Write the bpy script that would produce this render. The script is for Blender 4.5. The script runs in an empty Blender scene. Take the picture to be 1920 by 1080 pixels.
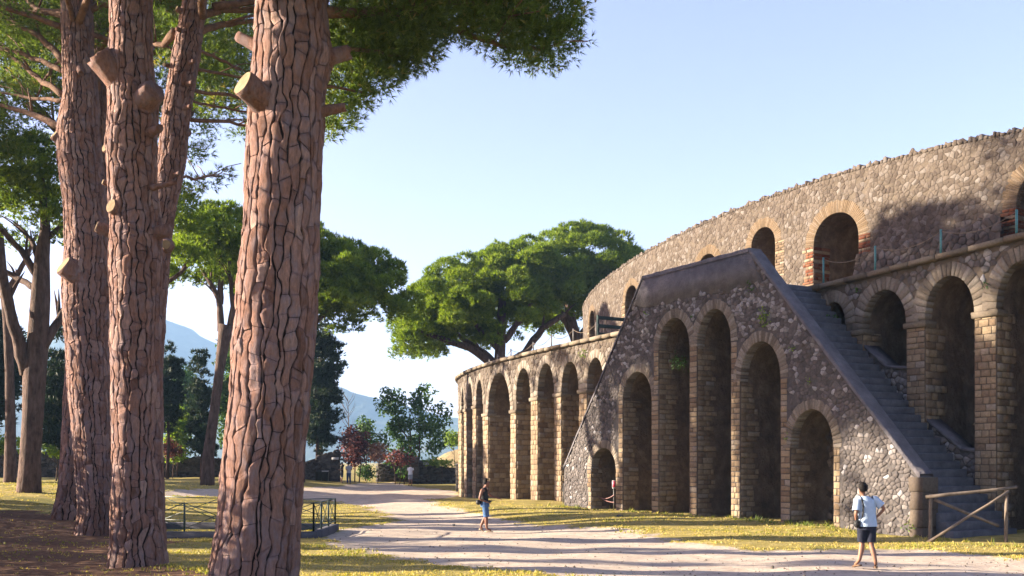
import bpy, bmesh, math, random
import numpy as np
from mathutils import Vector, Matrix, noise
from mathutils.geometry import delaunay_2d_cdt

# ------------------------------------------------------------------ camera, sky, sun, exposure
scene = bpy.context.scene
COL = scene.collection
F, CX, HY, CH = 1920.0, 960.0, 866.0, 2.2        # focal length and horizon (photo pixels), eye height (m)
cam_data = bpy.data.cameras.new('camera')
cam = bpy.data.objects.new('camera', cam_data)
COL.objects.link(cam)
cam.location = (0, 0, CH)
cam.rotation_euler = (math.radians(90), 0, 0)
cam_data.sensor_width = 36.0
cam_data.lens = 36.0 * F / 1920.0
cam_data.shift_y = (HY - 540.0) / 1920.0
cam_data.clip_start = 0.2
cam_data.clip_end = 12000
scene.camera = cam

SUN_EL = math.radians(16.0)
SUN_BACK = math.radians(5.0)                    # how far behind the left-hand side the sun stands
sun_to = Vector((-math.cos(SUN_BACK) * math.cos(SUN_EL), math.sin(SUN_BACK) * math.cos(SUN_EL), math.sin(SUN_EL)))
world = bpy.data.worlds.new('World')
scene.world = world
world.use_nodes = True
wn = world.node_tree
wn.nodes.clear()
sky = wn.nodes.new('ShaderNodeTexSky')
sky.sky_type = 'NISHITA'
sky.sun_disc = False
sky.sun_elevation = SUN_EL
sky.sun_rotation = math.atan2(sun_to.x, sun_to.y) % (2 * math.pi)
sky.altitude = 0
sky.air_density = 1.0
sky.dust_density = 1.5
sky.ozone_density = 2.5
bg = wn.nodes.new('ShaderNodeBackground')
bg.inputs['Strength'].default_value = 0.055
wo = wn.nodes.new('ShaderNodeOutputWorld')
tint = wn.nodes.new('ShaderNodeMix')              # white balance of the whole sky
tint.data_type, tint.blend_type = 'RGBA', 'MULTIPLY'
tint.inputs[0].default_value = 1.0
tint.inputs[7].default_value = (1.29, 0.885, 0.96, 1)
wn.links.new(sky.outputs['Color'], tint.inputs[6])
wn.links.new(tint.outputs[2], bg.inputs['Color'])
wn.links.new(bg.outputs['Background'], wo.inputs['Surface'])

sun_data = bpy.data.lights.new('sun', 'SUN')
sun_data.energy = 5.0
sun_data.angle = math.radians(0.5)
sun_data.color = (1.0, 0.85, 0.66)
sun = bpy.data.objects.new('sun', sun_data)
COL.objects.link(sun)
sun.rotation_euler = (-sun_to).to_track_quat('-Z', 'Y').to_euler()
sun.location = (-60, 12, 40)

vs = scene.view_settings
vs.view_transform = 'Standard'
vs.look = 'None'
vs.gamma = 1.0
vs.exposure = 2.8
vs.use_curve_mapping = False
scene.cycles.use_denoising = True
scene.cycles.max_bounces = 6
scene.cycles.diffuse_bounces = 4
scene.cycles.transparent_max_bounces = 4
scene.cycles.volume_bounces = 0

R = random.Random(7)
NR = np.random.default_rng(11)

# ------------------------------------------------------------------ small helpers
def px(x, y, d):
    """Point that shows at photo pixel (x, y) at distance d straight ahead."""
    return Vector(((x - CX) / F * d, d, CH + (HY - y) / F * d))

def proj(p):
    d = max(p[1], 0.1)
    return CX + p[0] / d * F, HY - (p[2] - CH) / d * F

def sstep(a, b, v):
    t = np.clip((v - a) / (b - a), 0, 1)
    return t * t * (3 - 2 * t)

def thing(name, label, cat, loc=(0, 0, 0), rz=0.0, group=None):
    o = bpy.data.objects.new(name, None)
    COL.objects.link(o)
    o.empty_display_size = 0.2
    o.location = loc
    o.rotation_euler = (0, 0, rz)
    o['label'] = label
    o['category'] = cat
    if group:
        o['group'] = group
    return o

def tag(o, label, cat, group=None, kind=None):
    if label:
        o['label'] = label
    if cat:
        o['category'] = cat
    if group:
        o['group'] = group
    if kind:
        o['kind'] = kind
    return o

def link(name, me, mat=None, parent=None, kind=None):
    o = bpy.data.objects.new(name, me)
    COL.objects.link(o)
    if mat is not None and not me.materials:
        me.materials.append(mat)
    if parent is not None:
        o.parent = parent
    if kind:
        o['kind'] = kind
    return o

def np_mesh(name, verts, loops, starts, totals, tone=None, smooth=False):
    me = bpy.data.meshes.new(name)
    verts = np.asarray(verts, np.float32)
    loops = np.asarray(loops, np.int32)
    me.vertices.add(len(verts))
    me.vertices.foreach_set('co', verts.ravel())
    me.loops.add(len(loops))
    me.loops.foreach_set('vertex_index', loops)
    me.polygons.add(len(starts))
    me.polygons.foreach_set('loop_start', np.asarray(starts, np.int32))
    if smooth:
        me.polygons.foreach_set('use_smooth', np.ones(len(starts), bool))
    if tone is not None:
        a = me.attributes.new('tone', 'FLOAT', 'POINT')
        a.data.foreach_set('value', np.asarray(tone, np.float32))
    me.update(calc_edges=True)
    return me

def tri_mesh(name, verts, tris, tone=None, smooth=False):
    tris = np.asarray(tris, np.int32).reshape(-1, 3)
    n = len(tris)
    return np_mesh(name, verts, tris.ravel(), np.arange(n) * 3, np.full(n, 3), tone, smooth)

def poly_mesh(name, verts, faces, tone=None, smooth=False):
    loops, starts, tot = [], [], []
    for f in faces:
        starts.append(len(loops))
        tot.append(len(f))
        loops.extend(f)
    return np_mesh(name, verts, loops, starts, tot, tone, smooth)

class MB:
    """Collects boxes, tubes and polygons; build() links them as one object."""
    def __init__(self):
        self.v, self.f, self.t = [], [], []
    def add(self, vs_, fs_, tone=None):
        b = len(self.v)
        self.v.extend([tuple(p) for p in vs_])
        self.f.extend([tuple(i + b for i in f) for f in fs_])
        tone = R.random() if tone is None else tone
        self.t.extend([tone] * len(vs_))
    def box(self, c, s, rz=0.0, bev=0.0, M=None, tone=None):
        bm = bmesh.new()
        bmesh.ops.create_cube(bm, size=1.0)
        for v in bm.verts:
            v.co = Vector((v.co.x * s[0], v.co.y * s[1], v.co.z * s[2]))
        if bev > 0:
            bmesh.ops.bevel(bm, geom=bm.edges[:], offset=bev, segments=1, affect='EDGES')
        T = M if M is not None else Matrix.Translation(Vector(c)) @ Matrix.Rotation(rz, 4, 'Z')
        bm.verts.index_update()
        self.add([T @ v.co for v in bm.verts], [[v.index for v in f.verts] for f in bm.faces], tone)
        bm.free()
    def beam(self, a, b, w, h, bev=0.0, tone=None, roll=0.0):
        a, b = Vector(a), Vector(b)
        d = b - a
        q = d.to_track_quat('X', 'Z').to_matrix().to_4x4() @ Matrix.Rotation(roll, 4, 'X')
        self.box(None, (d.length, w, h), bev=bev, M=Matrix.Translation((a + b) / 2) @ q, tone=tone)
    def tube(self, pts, rad, n=8, cap=True, tone=None, wob=0.0):
        v, f = tube_geo(pts, rad, n, cap, wob)
        self.add(v, f, tone)
    def build(self, name, mat, parent=None, kind=None, smooth=False):
        me = poly_mesh(name, self.v, self.f, self.t, smooth)
        return link(name, me, mat, parent, kind)

def tube_geo(pts, rad, n=8, cap=True, wob=0.0):
    pts = [Vector(p) for p in pts]
    if not hasattr(rad, '__len__'):
        rad = [rad] * len(pts)
    vs_, fs_ = [], []
    up = Vector((0.13, 0.21, 0.97))
    prev = None
    for i, p in enumerate(pts):
        t = (pts[min(i + 1, len(pts) - 1)] - pts[max(i - 1, 0)]).normalized()
        if prev is None:
            a = t.cross(up)
            if a.length < 0.2:
                a = t.cross(Vector((1, 0, 0)))
            a.normalize()
        else:
            a = (prev - t * prev.dot(t)).normalized()
        prev = a
        b = t.cross(a)
        for k in range(n):
            an = 2 * math.pi * k / n
            r = rad[i]
            if wob:
                r *= 1 + wob * noise.noise(Vector((p.x * 2.1 + math.cos(an), p.y * 2.1 + math.sin(an), p.z * 2.1)))
            vs_.append(p + (a * math.cos(an) + b * math.sin(an)) * r)
    for i in range(len(pts) - 1):
        for k in range(n):
            fs_.append((i * n + k, i * n + (k + 1) % n, (i + 1) * n + (k + 1) % n, (i + 1) * n + k))
    if cap:
        fs_.append(tuple(range(n))[::-1])
        fs_.append(tuple((len(pts) - 1) * n + k for k in range(n)))
    return vs_, fs_

def dup(root, loc, rz, label=None, group=None, scale=None):
    """Copy of a thing with its parts and sub-parts (shared meshes)."""
    c = root.copy()
    COL.objects.link(c)
    c.location = loc
    c.rotation_euler = (0, 0, rz)
    if scale:
        c.scale = (scale,) * 3
    if label:
        c['label'] = label
    if group:
        c['group'] = group
    for ch in list(root.children):
        k = ch.copy()
        COL.objects.link(k)
        k.parent = c
        for g in list(ch.children):
            m = g.copy()
            COL.objects.link(m)
            m.parent = k
    return c

# ------------------------------------------------------------------ materials
def srgb(r, g, b):
    f = lambda c: ((c / 255 + 0.055) / 1.055) ** 2.4 if c > 10 else c / 255 / 12.92
    return (f(r), f(g), f(b), 1)

class NT:
    def __init__(self, name):
        self.m = bpy.data.materials.new(name)
        self.m.use_nodes = True
        self.t = self.m.node_tree
        self.t.nodes.clear()
        self.out = self.n('ShaderNodeOutputMaterial')
    def n(self, typ, **kw):
        nd = self.t.nodes.new(typ)
        for k, v in kw.items():
            setattr(nd, k, v)
        return nd
    def l(self, a, b):
        self.t.links.new(a, b)
    def pos(self, scale=(1, 1, 1)):
        g = self.n('ShaderNodeNewGeometry')
        mp = self.n('ShaderNodeMapping')
        mp.inputs['Scale'].default_value = scale
        self.l(g.outputs['Position'], mp.inputs['Vector'])
        return mp.outputs['Vector']
    def noise(self, vec, scale, detail=4, rough=0.6):
        nd = self.n('ShaderNodeTexNoise')
        nd.inputs['Scale'].default_value = scale
        nd.inputs['Detail'].default_value = detail
        nd.inputs['Roughness'].default_value = rough
        self.l(vec, nd.inputs['Vector'])
        return nd.outputs['Fac']
    def ramp(self, fac, stops, interp='LINEAR'):
        nd = self.n('ShaderNodeValToRGB')
        nd.color_ramp.interpolation = interp
        e = nd.color_ramp.elements
        while len(e) < len(stops):
            e.new(0.5)
        for el, (p, c) in zip(e, stops):
            el.position = p
            el.color = c if len(c) == 4 else (*c, 1)
        self.l(fac, nd.inputs['Fac'])
        return nd.outputs['Color']
    def attr(self, name):
        a = self.n('ShaderNodeAttribute', attribute_name=name)
        return a.outputs['Fac']
    def mix(self, fac, a, b, blend='MIX'):
        nd = self.n('ShaderNodeMix', data_type='RGBA', blend_type=blend)
        for sock, v in ((nd.inputs[0], fac), (nd.inputs[6], a), (nd.inputs[7], b)):
            if hasattr(v, 'links'):
                self.l(v, sock)
            elif isinstance(v, (int, float)):
                sock.default_value = v
            else:
                sock.default_value = v if len(v) == 4 else (*v, 1)
        return nd.outputs[2]
    def math(self, op, a, b=0.0, clamp=False):
        nd = self.n('ShaderNodeMath', operation=op, use_clamp=clamp)
        for sock, v in ((nd.inputs[0], a), (nd.inputs[1], b)):
            if hasattr(v, 'links'):
                self.l(v, sock)
            else:
                sock.default_value = v
        return nd.outputs[0]
    def bump(self, h, dist=0.02, strength=1.0):
        nd = self.n('ShaderNodeBump')
        nd.inputs['Distance'].default_value = dist
        nd.inputs['Strength'].default_value = strength
        self.l(h, nd.inputs['Height'])
        return nd.outputs['Normal']
    def principled(self, color, rough=0.85, normal=None, spec=0.3, metallic=0.0):
        b = self.n('ShaderNodeBsdfPrincipled')
        if hasattr(color, 'links'):
            self.l(color, b.inputs['Base Color'])
        else:
            b.inputs['Base Color'].default_value = color if len(color) == 4 else (*color, 1)
        b.inputs['Roughness'].default_value = rough
        b.inputs['Specular IOR Level'].default_value = spec
        b.inputs['Metallic'].default_value = metallic
        if normal is not None:
            self.l(normal, b.inputs['Normal'])
        self.l(b.outputs[0], self.out.inputs['Surface'])
        return b

def m_stone(name, stops, stain=(0.05, 0.045, 0.05), stain_at=(0.52, 0.72), bump=0.02, bscale=14, big=0.9):
    """Masonry piece: a tone per piece, mottled, with weather stains of their own shape."""
    k = NT(name)
    p = k.pos()
    c = k.ramp(k.attr('tone'), stops)
    mott = k.noise(p, bscale, 5, 0.7)
    c = k.mix(0.55, c, k.ramp(mott, [(0.3, (0.45, 0.43, 0.42)), (0.7, (1.25, 1.22, 1.18))]), 'MULTIPLY')
    st = k.ramp(k.noise(p, big, 6, 0.62), [(stain_at[0], (0, 0, 0)), (stain_at[1], (0.75, 0.75, 0.75))])
    c = k.mix(st, c, k.mix(0.5, c, stain))
    k.principled(c, 0.92, k.bump(k.noise(p, bscale * 2.2, 6, 0.7), bump, 0.9), 0.15)
    return k.m

def m_noise(name, stops, scale=3, rough=0.9, bump=0.02, bscale=20, vec=(1, 1, 1), spec=0.2):
    k = NT(name)
    p = k.pos(vec)
    c = k.ramp(k.noise(p, scale, 6, 0.65), stops)
    k.principled(c, rough, k.bump(k.noise(p, bscale, 5, 0.7), bump), spec)
    return k.m

def m_plain(name, col, rough=0.6, spec=0.4, var=0.25, scale=25):
    k = NT(name)
    p = k.pos()
    f = k.noise(p, scale, 4)
    c = k.ramp(f, [(0.3, tuple(x * (1 - var) for x in col)), (0.7, tuple(min(1, x * (1 + var)) for x in col))])
    k.principled(c, rough, k.bump(f, 0.004), spec)
    return k.m

def m_leaf(name, stops, trans=0.3, rough=0.6):
    k = NT(name)
    c = k.ramp(k.attr('tone'), stops)
    b = k.principled(c, rough, None, 0.25)
    tr = k.n('ShaderNodeBsdfTranslucent')
    k.l(k.mix(1.0, c, (1.25, 1.3, 0.55), 'MULTIPLY'), tr.inputs['Color'])
    mx = k.n('ShaderNodeMixShader')
    mx.inputs[0].default_value = trans
    k.l(b.outputs[0], mx.inputs[1])
    k.l(tr.outputs[0], mx.inputs[2])
    k.l(mx.outputs[0], k.out.inputs['Surface'])
    return k.m

M = {}
M['rubble'] = m_stone('rubble_tan', [(0, (0.064, 0.051, 0.042)), (0.35, (0.092, 0.075, 0.060)), (0.8, (0.114, 0.095, 0.080)), (1, (0.151, 0.136, 0.123))], stain_at=(0.58, 0.8))
M['rubble_grey'] = m_stone('rubble_grey', [(0, (0.075, 0.067, 0.065)), (0.5, (0.124, 0.111, 0.107)), (0.85, (0.175, 0.162, 0.159)), (1, (0.274, 0.271, 0.284))], stain_at=(0.5, 0.75))
M['block'] = m_stone('tufa_block', [(0, (0.147, 0.105, 0.070)), (0.4, (0.209, 0.158, 0.104)), (0.8, (0.266, 0.207, 0.136)), (1, (0.221, 0.192, 0.162))], bump=0.03, stain_at=(0.55, 0.8))
M['voussoir'] = m_stone('voussoir_stone', [(0, (0.108, 0.090, 0.072)), (0.5, (0.165, 0.141, 0.115)), (1, (0.218, 0.197, 0.170))], stain_at=(0.6, 0.85))
M['brick'] = m_stone('red_brick', [(0, (0.101, 0.033, 0.018)), (0.6, (0.141, 0.055, 0.029)), (1, (0.164, 0.086, 0.051))], stain_at=(0.6, 0.85), bump=0.01)
M['ring'] = m_stone('yellow_arch_brick', [(0, (0.102, 0.073, 0.046)), (0.5, (0.128, 0.093, 0.060)), (1, (0.148, 0.114, 0.082))], stain_at=(0.6, 0.9), bump=0.01)
M['mortar'] = m_noise('mortar', [(0.25, (0.054, 0.043, 0.033)), (0.5, (0.090, 0.072, 0.055)), (0.75, (0.127, 0.103, 0.081))], 2.2, bump=0.05, bscale=9)
M['mortar_dark'] = m_noise('mortar_dark', [(0.25, (0.038, 0.034, 0.035)), (0.5, (0.064, 0.058, 0.058)), (0.75, (0.108, 0.097, 0.091))], 1.6, bump=0.06, bscale=8)
M['niche'] = m_noise('niche_rubble', [(0.2, (0.046, 0.035, 0.029)), (0.5, (0.117, 0.087, 0.062)), (0.8, (0.234, 0.176, 0.117))], 2.0, bump=0.12, bscale=5)
M['niche_stone'] = m_stone('niche_stone', [(0, (0.066, 0.049, 0.037)), (0.5, (0.160, 0.119, 0.086)), (1, (0.281, 0.216, 0.150))], bump=0.03, stain_at=(0.45, 0.7))
M['cement'] = m_noise('old_cement', [(0.25, (0.071, 0.068, 0.077)), (0.55, (0.119, 0.111, 0.121)), (0.8, (0.178, 0.163, 0.172))], 2.2, bump=0.07, bscale=9)
M['step'] = m_noise('basalt_step', [(0.25, (0.046, 0.047, 0.058)), (0.55, (0.084, 0.085, 0.099)), (0.8, (0.130, 0.130, 0.144))], 2.4, bump=0.02, bscale=16)
M['cornice'] = m_stone('cornice_stone', [(0, (0.107, 0.087, 0.064)), (0.5, (0.153, 0.127, 0.095)), (1, (0.191, 0.164, 0.129))], stain_at=(0.5, 0.75))
M['wall_far'] = m_stone('garden_wall_stone', [(0, (0.039, 0.036, 0.033)), (0.5, (0.078, 0.068, 0.061)), (1, (0.124, 0.110, 0.098))], stain_at=(0.5, 0.75))
M['teal'] = m_plain('teal_paint', (0.05, 0.16, 0.15), 0.45)
M['iron'] = m_plain('grey_iron', (0.12, 0.115, 0.11), 0.5)
M['green_iron'] = m_plain('green_iron', (0.025, 0.05, 0.045), 0.45)
M['rope'] = m_plain('rope', (0.14, 0.105, 0.075), 0.9)
M['wood'] = m_noise('weathered_wood', [(0.3, (0.095, 0.072, 0.055)), (0.7, (0.189, 0.153, 0.121))], 5, bump=0.01, bscale=30, vec=(1, 1, 1))
M['green_wood'] = m_noise('green_boards', [(0.3, (0.018, 0.03, 0.03)), (0.7, (0.035, 0.055, 0.05))], 6, bump=0.008)
M['cutwood'] = m_noise('cut_wood', [(0.3, (0.155, 0.109, 0.057)), (0.7, (0.238, 0.181, 0.109))], 9, bump=0.01)
M['white'] = m_plain('white_board', (0.42, 0.42, 0.42), 0.5, var=0.05)
M['bin'] = m_plain('dark_bin', (0.02, 0.022, 0.022), 0.45)
M['pink'] = m_plain('pink_red_board', (0.62, 0.07, 0.12), 0.5, var=0.1)
M['tape'] = m_plain('faded_barrier_tape', (0.22, 0.11, 0.10), 0.6)

def m_bark(name, stops, vs_=(17, 17, 5.0)):
    k = NT(name)
    p = k.pos(vs_)
    c = k.ramp(k.attr('tone'), stops)
    fl = k.noise(p, 1.3, 6, 0.7)
    c = k.mix(0.8, c, k.ramp(fl, [(0.26, (0.32, 0.27, 0.26)), (0.42, (0.75, 0.7, 0.68)), (0.55, (1.05, 0.98, 0.94)), (0.7, (1.6, 1.4, 1.28))]), 'MULTIPLY')
    gr = k.ramp(k.noise(k.pos((2, 2, 1)), 2.6, 5, 0.7), [(0.46, (0, 0, 0)), (0.66, (0.7, 0.7, 0.7))])
    c = k.mix(gr, c, (0.20, 0.158, 0.168))
    # layered flakes: terraced noise
    st = k.n('ShaderNodeMath', operation='SNAP')
    k.l(fl, st.inputs[0])
    st.inputs[1].default_value = 0.07
    h = k.math('ADD', k.math('MULTIPLY', st.outputs[0], 1.0), k.math('MULTIPLY', k.noise(p, 5, 5, 0.75), 0.35))
    k.principled(c, 0.9, k.bump(h, 0.06, 1.0), 0.15)
    return k.m
M['bark'] = m_bark('pine_bark_plates', [(0, (0.134, 0.073, 0.053)), (0.4, (0.213, 0.124, 0.095)), (0.75, (0.261, 0.166, 0.136)), (1, (0.318, 0.228, 0.193))])
M['bark_core'] = m_noise('bark_fissures', [(0.3, (0.012, 0.009, 0.009)), (0.7, (0.034, 0.024, 0.022))], 6, bump=0.04, bscale=14, vec=(1, 1, 0.4))
M['limb'] = m_noise('pine_limb_bark', [(0.3, (0.075, 0.041, 0.026)), (0.7, (0.188, 0.109, 0.071))], 6, bump=0.03, bscale=14)
M['bark_far'] = m_noise('far_bark', [(0.3, (0.034, 0.022, 0.017)), (0.5, (0.090, 0.058, 0.046)), (0.7, (0.138, 0.093, 0.077))], 3, bump=0.1, bscale=5, vec=(2, 2, 0.6))
M['needles'] = m_leaf('pine_needles', [(0, (0.049, 0.083, 0.019)), (0.5, (0.103, 0.154, 0.033)), (0.85, (0.175, 0.233, 0.057)), (1, (0.300, 0.233, 0.091))], 0.5)
M['needles_far'] = m_leaf('pine_needles_bright', [(0, (0.063, 0.106, 0.011)), (0.5, (0.132, 0.194, 0.020)), (1, (0.229, 0.281, 0.039))], 0.52)
M['cypress'] = m_leaf('cypress_leaf', [(0, (0.010, 0.022, 0.010)), (0.6, (0.022, 0.042, 0.018)), (1, (0.04, 0.065, 0.025))], 0.15)
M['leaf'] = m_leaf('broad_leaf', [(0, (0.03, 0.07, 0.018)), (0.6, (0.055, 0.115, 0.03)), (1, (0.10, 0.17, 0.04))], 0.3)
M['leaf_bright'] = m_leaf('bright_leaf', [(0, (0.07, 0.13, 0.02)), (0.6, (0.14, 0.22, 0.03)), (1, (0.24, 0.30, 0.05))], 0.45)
M['leaf_purple'] = m_leaf('purple_leaf', [(0, (0.05, 0.02, 0.022)), (0.6, (0.11, 0.035, 0.04)), (0.9, (0.22, 0.06, 0.065)), (1, (0.30, 0.08, 0.08))], 0.3)
M['leaf_pink'] = m_leaf('pink_dry_leaf', [(0, (0.22, 0.10, 0.08)), (0.6, (0.36, 0.17, 0.12)), (1, (0.42, 0.28, 0.17))], 0.3)
M['grass'] = m_leaf('dry_grass', [(0, (0.102, 0.144, 0.024)), (0.35, (0.228, 0.228, 0.042)), (0.7, (0.396, 0.312, 0.084)), (1, (0.552, 0.432, 0.168))], 0.35)

# ------------------------------------------------------------------ plan of the amphitheatre
ANG = math.atan((CX + 110.0) / F)
T2 = np.array([-math.sin(ANG), math.cos(ANG)])
NIN = np.array([math.cos(ANG), math.sin(ANG)])
ANC = np.array([11.74, 28.9])

class StairMap:
    """Plane of the outer stair wall: s runs away from the camera, z up, o out of the wall."""
    def P(self, s, z, o=0.0):
        q = ANC + T2 * s - NIN * o
        return (q[0], q[1], z)
    def pix(self, x, y):
        m = (x - CX) / F
        s = (m * ANC[1] - ANC[0]) / (T2[0] - m * T2[1])
        d = ANC[1] + T2[1] * s
        return s, CH + (HY - y) / F * d

class CurveMap:
    def __init__(self, pts):
        self.p = np.array(pts, float)
        dl = np.linalg.norm(np.diff(self.p, axis=0), axis=1)
        self.s = np.concatenate([[0], np.cumsum(dl)])
        t = np.gradient(self.p, self.s, axis=0)
        t /= np.linalg.norm(t, axis=1)[:, None]
        self.t = t
        self.nm = np.stack([-t[:, 1], t[:, 0]], 1)
        self.L = self.s[-1]
        m = self.p[:, 0] / self.p[:, 1]
        k = int(np.argmin(m))
        self.m, self.k = m, k
    def xy(self, s):
        return np.array([np.interp(s, self.s, self.p[:, 0]), np.interp(s, self.s, self.p[:, 1])])
    def n(self, s):
        return np.array([np.interp(s, self.s, self.nm[:, 0]), np.interp(s, self.s, self.nm[:, 1])])
    def P(self, s, z, o=0.0):
        q = self.xy(s) + self.n(s) * o
        return (q[0], q[1], z)
    def pix(self, x, y):
        m = (x - CX) / F
        s = float(np.interp(-m, -self.m[:self.k + 1], self.s[:self.k + 1]))
        d = self.xy(s)[1]
        return s, CH + (HY - y) / F * d

def ring_curve(P0, P1, T1, h0, h1, R_right, len_right, R_left, len_left):
    """Flattened ellipse side: arc towards the camera, Bezier round the bend, arc away behind."""
    a = ANG
    pts = []
    p = np.array(P0, float)
    st = 0.25
    for i in range(int(len_right / st)):
        a += st / R_right
        p = p + st * np.array([math.sin(a), -math.cos(a)])
        pts.append(p.copy())
    pts = pts[::-1]
    P0, P1, T1 = np.array(P0), np.array(P1), np.array(T1) / np.linalg.norm(T1)
    B, C = P0 + T2 * h0, P1 - T1 * h1
    for u in np.linspace(0, 1, 160):
        pts.append((1 - u) ** 3 * P0 + 3 * (1 - u) ** 2 * u * B + 3 * (1 - u) * u * u * C + u ** 3 * P1)
    a = math.atan2(T1[0], T1[1])
    p = P1.copy()
    for i in range(int(len_left / st)):
        a += st / R_left
        p = p + st * np.array([math.sin(a), math.cos(a)])
        pts.append(p.copy())
    return CurveMap(pts)

SM = StairMap()
W_STAIR = 2.75
mid = ANC + T2 * SM.pix(1300, 900)[0]
A0 = mid + NIN * W_STAIR
# where the two tangents meet fixes the Bezier handles
def handles(P0, P1, T1):
    T1 = np.array(T1) / np.linalg.norm(T1)
    sol = np.linalg.solve(np.stack([T2, T1], 1), np.array(P1) - P0)
    return sol
A1 = np.array([-3.63, 69.0])
hA = handles(A0, A1, (-0.052, 1))
AM = ring_curve(A0, A1, (-0.052, 1), hA[0] * 0.66, hA[1] * 0.66, 95, 30, 34, 24)
U0 = A0 + NIN * 5.6
U1 = np.array([4.99, 72.0])
hU = handles(U0, U1, (0.069, 1))
UM = ring_curve(U0, U1, (0.069, 1), hU[0] * 0.66, hU[1] * 0.66, 95, 26, 34, 20)

def fit_z(mp, pts, deg):
    q = [mp.pix(x, y) for x, y in pts]
    c = np.polyfit([a for a, b in q], [b for a, b in q], deg)
    lo, hi = min(a for a, b in q), max(a for a, b in q)
    return lambda s: float(np.polyval(c, min(max(s, lo), hi)))
ZC = fit_z(AM, [(862, 704), (884, 692.6), (914, 679), (999, 655.5), (1073, 642.6), (1166, 623), (1514, 538.5), (1638, 507), (1764, 474), (1920, 439)], 3)
ZU = fit_z(UM, [(1097, 566), (1108, 550), (1140, 520), (1200, 478), (1300, 425), (1400, 383), (1500, 345), (1600, 318), (1700, 291), (1800, 266), (1920, 238)], 3)

# ------------------------------------------------------------------ the ground
AMX, AMY = AM.p[:, 0], AM.p[:, 1]
def g(x, y):
    """Ground height."""
    x = np.asarray(x, float)
    y = np.asarray(y, float)
    q = (x - ANC[0]) * NIN[0] + (y - ANC[1]) * NIN[1]
    wallx = np.interp(y, AMY[:AM.k + 1], AMX[:AM.k + 1])
    dist = np.minimum(-q, np.where(y > 46, wallx - x, 99))
    bank = np.interp(y, [27.5, 31, 35, 50, 58, 69, 85], [0.0, 0.1, 0.23, 0.2, 0.09, -0.18, 0.0])
    z = bank * sstep(7.5, 2.5, dist)
    z = z + 1.05 * sstep(-8.5, -24, x) * sstep(24, 50, y) * sstep(-80, -40, x) * (1 - 0.62 * sstep(52, 76, y))
    z = z + 0.35 * sstep(60, 84, y) * sstep(4, -6, x)
    z = z + 0.55 * sstep(50, 72, y) * sstep(-10, -22, x) * 0.3
    u = 0.035 * np.sin(x * 0.9 + 1.3 * np.sin(y * 0.35)) * np.sin(y * 0.6 + 0.7) + 0.02 * np.sin(2.3 * x + y) * np.sin(1.7 * y)
    return z + u * sstep(200, 120, np.abs(y))

def gz(x, y):
    return float(g(x, y))

def hit(x, y):
    """Where the line of sight through photo pixel (x, y) meets the ground."""
    dx, dz = (x - CX) / F, (HY - y) / F
    d = 8.0
    while d < 400:
        if CH + dz * d <= gz(dx * d, d):
            break
        d *= 1.01
    lo, hi = d / 1.01, d
    for _ in range(20):
        m_ = (lo + hi) / 2
        if CH + dz * m_ <= gz(dx * m_, m_):
            hi = m_
        else:
            lo = m_
    return Vector((dx * hi, hi, gz(dx * hi, hi)))

def inside(poly, x, y):
    x, y = np.asarray(x), np.asarray(y)
    r = np.zeros(x.shape, bool)
    n = len(poly)
    for i in range(n):
        x0, y0 = poly[i][0], poly[i][1]
        x1, y1 = poly[(i + 1) % n][0], poly[(i + 1) % n][1]
        c = ((y0 > y) != (y1 > y)) & (x < (x1 - x0) * (y - y0) / ((y1 - y0) if y1 != y0 else 1e-9) + x0)
        r ^= c
    return r

def edge_dist(poly, x, y):
    d = np.full(np.shape(x), 1e9)
    n = len(poly)
    for i in range(n):
        ax, ay = poly[i][0], poly[i][1]
        bx, by = poly[(i + 1) % n][0], poly[(i + 1) % n][1]
        l2 = (bx - ax) ** 2 + (by - ay) ** 2 + 1e-9
        t = np.clip(((x - ax) * (bx - ax) + (y - ay) * (by - ay)) / l2, 0, 1)
        d = np.minimum(d, np.hypot(x - ax - t * (bx - ax), y - ay - t * (by - ay)))
    return d

PATH = [hit(*p) for p in [(1130, 1092), (1080, 1080), (900, 1066), (760, 1048), (690, 1036), (630, 1022), (604, 1008), (600, 998), (640, 990), (700, 984), (745, 976), (725, 962), (690, 950),
        (640, 941), (560, 934), (420, 930), (300, 931), (300, 920), (420, 916), (560, 914), (640, 911), (690, 905), (735, 904), (770, 911), (860, 921), (858, 931), (800, 937), (830, 948), (900, 962), (1000, 984), (1180, 990), (1260, 1012),
        (1400, 1030), (1560, 1030), (1700, 1026), (1920, 1044), (2050, 1052), (2050, 1092)]]
PATH = [(p.x, p.y) for p in PATH]
LITTER = [hit(*p) for p in [(-260, 958), (60, 960), (130, 968), (220, 985), (310, 1003), (320, 1018), (235, 1030), (300, 1056), (420, 1096), (-260, 1096)]]
LITTER = [(p.x, p.y) for p in LITTER]

def axis(lo, a, b, hi, step):
    mid_ = np.arange(a, b + 1e-6, step)
    def far(n, s):
        return np.array([step * (1.25 ** (i + 1) - 1) / 0.25 for i in range(n)])
    out = []
    k = far(60, 1)
    left = a - k[k < a - lo]
    right = b + k[k < hi - b]
    return np.concatenate([[lo], left[::-1], mid_, right, [hi]])
gx = axis(-4200, -42, 26, 4200, 0.28)
gy = axis(-400, 8, 100, 4200, 0.28)
GX, GY = np.meshgrid(gx, gy)
GZ = g(GX, GY)
def wobble(x, y, a, f, s=0):
    return a * (np.sin(f * x + 1.7 * np.sin(0.6 * f * y + s)) * np.sin(f * 1.3 * y + s * 1.7 + np.sin(f * 0.8 * x)))
sd = np.where(inside(PATH, GX, GY), 1, -1) * edge_dist(PATH, GX, GY)
sd = sd + wobble(GX, GY, 0.35, 1.9) + wobble(GX, GY, 0.2, 4.7, 2)
pathm = sstep(-0.55, 0.55, sd)
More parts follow.
